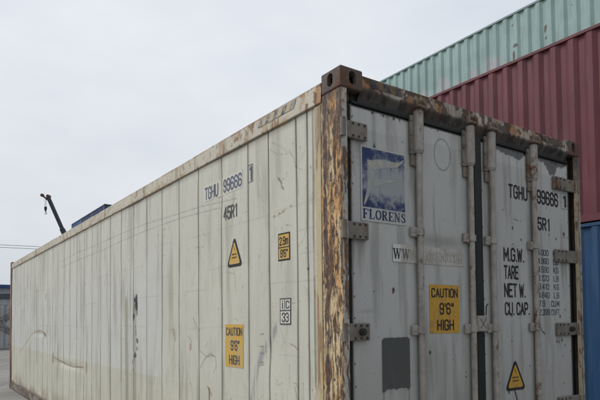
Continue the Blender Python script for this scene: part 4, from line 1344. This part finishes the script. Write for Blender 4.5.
# three-high rows seen over the roof at the left
hh = 2.591
mats = [M['blue2'], M['blue3'], M['blue3']]
ordn = ['farthest', 'middle', 'nearest']
lev = ['bottom', 'middle level', 'top']
for s in range(3):
    ya = 35.35 - 2.49 * (s + 1)
    for k in range(3):
        dry_container('container', 6.45, 6.45 + 6.06, ya, ya + W, hh * k, hh - .004, mats[s], mats[s],
                      ('%s blue container of the %s distant stack, peeking over the white roof' if k == 2 else '%s blue container of the %s distant stack, behind the white container') % (lev[k], ordn[s]),
                      group='distant blue containers in stacks', long='x')
# graffiti container beyond the far corner
gc = dry_container('container', -6.0, 6.19, 33.7, 33.7 + W, 0, hh, M['white_c'], M['white_c'],
                   'grubby white corrugated container with dark painted cross standing beyond far corner', long='x')
m = MB()
gsf = lambda u, v, o=0: (u, 33.7 + .006 - o, v)
for a, b, w_, o_ in (((1.6, 1.10), (2.9, 2.0), .17, .004), ((1.6, 1.75), (2.9, .92), .17, .008)):
    p, q = Vector(a), Vector(b); nn = (q - p).normalized(); wv = Vector((-nn.y, nn.x)) * w_
    poly(m, [tuple(p - wv), tuple(q - wv), tuple(q + wv), tuple(p + wv)], gsf, o_)
m.build('painted_cross', M['haz_b2'], gc)

# warehouse behind
wh = empty('warehouse', (-5, 68, 0), 'low grey warehouse with blue roof edge and dark window band far behind', 'building')
M['wh_wall'] = worn('grey_warehouse_cladding', (.34, .37, .41), .3, .05)
M['wh_blue'] = worn('blue_roof_edge', (.035, .08, .22), .2, .05)
M['wh_glass'] = worn('dark_window_band', (.07, .09, .11), .3, 0, rough=.3)
MB().box(-40, 16, 66, 80, 0, 5.25).build('wall', M['wh_wall'], wh)
MB().box(-40.3, 16.3, 65.6, 80.3, 5.25, 5.60).build('roof_edge', M['wh_blue'], wh)
MB().box(-39, 15, 65.9, 66.02, 4.05, 4.62).build('window_band', M['wh_glass'], wh)

# ================================================================ CRANE
M['cr_boom'] = worn('dark_crane_paint', (.045, .05, .062), .3, .2)
M['cr_head'] = worn('rusty_crane_head', (.10, .06, .05), .4, .5)
M['cr_body'] = worn('orange_crane_paint', (.45, .16, .03), .3, .2)
M['tyre'] = worn('tyre_rubber', (.02, .02, .02), .3, 0)
tip = Vector((7.085, 46.10, 11.52)); mid = Vector((8.144, 45.476, 8.683))
dirv = (mid - tip).normalized()
base = tip + dirv * ((tip.z - 2.6) / -dirv.z)
cr = empty('mobile_crane', (base.x, base.y, 0), 'mobile crane with dark raised boom and hanging hook behind the white container', 'crane')
m = MB()
def beam(mb_, a, b, w, h, mi=0):
    a, b = Vector(a), Vector(b); ln = (b - a).length
    mt = Matrix.Translation((a + b) / 2) @ (b - a).to_track_quat('Z', 'Y').to_matrix().to_4x4()
    mb_.box(-w / 2, w / 2, -h / 2, h / 2, -ln / 2, ln / 2, .02, mi, mtx=mt)
total = (tip - base).length
ax = (tip - base).normalized()
beam(m, base, base + ax * total * .42, .42, .46); beam(m, base + ax * total * .40, base + ax * total * .72, .32, .36); beam(m, base + ax * total * .70, tip, .25, .27)
m.build('boom', M['cr_boom'], cr)
m = MB()
horiz = Vector((-.80, .56, 0)).normalized()
jt = tip + horiz * .50 + Vector((0, 0, .22))
beam(m, tip + Vector((0, 0, .05)) - horiz * .12, tip + horiz * .22 - Vector((0, 0, .10)), .22, .18)
beam(m, tip + horiz * .15 - Vector((0, 0, .10)), jt, .12, .12)
m.tube(jt + Vector((.06, .06, 0)), jt - Vector((.06, .06, 0)), .13, n=14)
m.tube(tip + Vector((.1, .1, .12)), tip + Vector((-.1, -.1, .12)), .14, n=14)
m.build('boom_head', M['cr_head'], cr)
hk = tip + horiz * .27 - Vector((0, 0, .18))
m = MB().tube(hk, hk - Vector((0, 0, .52)), .014, n=6).tube(hk + Vector((.08, 0, 0)), hk + Vector((.08, 0, -.52)), .014, n=6)
m.build('hoist_rope', M['cr_boom'], cr)
m = MB()
h0 = hk - Vector((-.04, 0, .52))
m.box(h0.x - .10, h0.x + .10, h0.y - .07, h0.y + .07, h0.z - .24, h0.z, .03)
m.tube(h0 - Vector((0, 0, .24)), h0 - Vector((0, 0, .44)), .085, .035, n=10)
prev = None
for k in range(9):
    a = math.pi * (.5 - 1.35 * k / 8)
    p = h0 - Vector((0, 0, .52)) + Vector((.075 * math.cos(a), 0, .075 * math.sin(a)))
    if prev is not None: m.tube(prev, p, .026, n=8)
    prev = p
m.build('hook_block', M['cr_boom'], cr)
m = MB().box(base.x - 1.6, base.x + 5.2, base.y - 1.2, base.y + 1.2, 1.0, 1.5, .04)
m.box(base.x + 4.0, base.x + 5.6, base.y - 1.2, base.y + 1.2, 1.5, 2.6, .08)
m.box(base.x - .8, base.x + 1.6, base.y - 1.0, base.y + 1.0, 1.52, 2.5, .06)
m.build('carrier', M['cr_body'], cr)
for dx in (-.9, .5, 2.8, 4.5):
    for sy in (-1, 1):
        MB().tube((base.x + dx, base.y + sy * .85, .52), (base.x + dx, base.y + sy * 1.2, .52), .52, n=24).build('wheel', M['tyre'], cr)

# ================================================================ POWER LINES
M['wire'] = worn('black_cable', (.03, .03, .032), .1, 0)
M['pole'] = worn('concrete_pole', (.28, .28, .27), .4, .05)
PL, PR = Vector((-14, 54.6, 0)), Vector((13.5, 35.6 + 6.0, 0))
poles = []
for p, lab in ((PL, 'concrete utility pole left of the yard, far from container stacks'), (PR, 'concrete utility pole hidden behind the white container')):
    r = empty('utility_pole', p, lab, 'utility pole', 'utility poles carrying the wires')
    top_z = 9.6 if p is PL else 7.6
    MB().tube(p, p + Vector((0, 0, top_z)), .16, .10, n=14).build('pole', M['pole'], r)
    MB().box(p.x - .05, p.x + .05, p.y - .6, p.y + .6, top_z - .55, top_z - .43, .01).build('crossarm', M['pole'], r)
    for oy in (-.45, .45):
        MB().tube((p.x, p.y + oy, top_z - .43), (p.x, p.y + oy, top_z - .25), .04, n=10).build('insulator', M['cr_head'], r)
for dzz, oy, lab in ((0, .45, 'upper thin black power line crossing the sky at the left'), (-.30, -.45, 'lower thin black power line crossing the sky at the left')):
    a = Vector((PL.x, PL.y + oy, 9.35 + dzz)); b = Vector((PR.x, PR.y + oy, 7.35 + dzz))
    m = MB(); prev = None
    for k in range(25):
        t = k / 24
        p = a.lerp(b, t) - Vector((0, 0, .55 * 4 * t * (1 - t)))
        if prev is not None: m.tube(prev, p, .017, n=6, cap=False)
        prev = p
    tag(m.build('power_line', M['wire']), lab, 'power line', 'overhead wires')

# ================================================================ GROUND
def ground_mat():
    n = NT('concrete_yard')
    br = n.n('ShaderNodeTexBrick')
    mp = n.n('ShaderNodeMapping'); mp.inputs['Rotation'].default_value = (0, 0, .35)
    n.link(n.obj, mp.inputs['Vector']); n.link(mp.outputs[0], br.inputs['Vector'])
    br.inputs['Scale'].default_value = 1.0
    br.inputs['Brick Width'].default_value = 3.0; br.inputs['Row Height'].default_value = 2.0
    br.inputs['Mortar Size'].default_value = .02
    br.offset = .5
    br.inputs['Color1'].default_value = (.27, .255, .24, 1); br.inputs['Color2'].default_value = (.30, .285, .265, 1); br.inputs['Mortar'].default_value = (.10, .095, .09, 1)
    c = br.outputs['Color']
    c = n.mix(n.rng(n.noise(.35, 6, .6), .4, .65, 0, .6), c, (.17, .165, .155))
    c = n.mix(n.rng(n.noise(1.6, 6, .65), .5, .7, 0, .5), c, (.34, .33, .31))
    c = n.mix(n.rng(n.noise(45, 5, .7), .4, .75, 0, .35), c, (.10, .095, .09))
    n.bump(n.noise(30, 6, .7), .006, .5)
    return n.done(c, .85, 0, .25)
g = MB()
g.add([(-400, -400, 0), (400, -400, 0), (400, 500, 0), (-400, 500, 0)], [[0, 1, 2, 3]])
tag(g.build('ground', ground_mat()), 'pale worn concrete yard paving', None, None, 'structure')
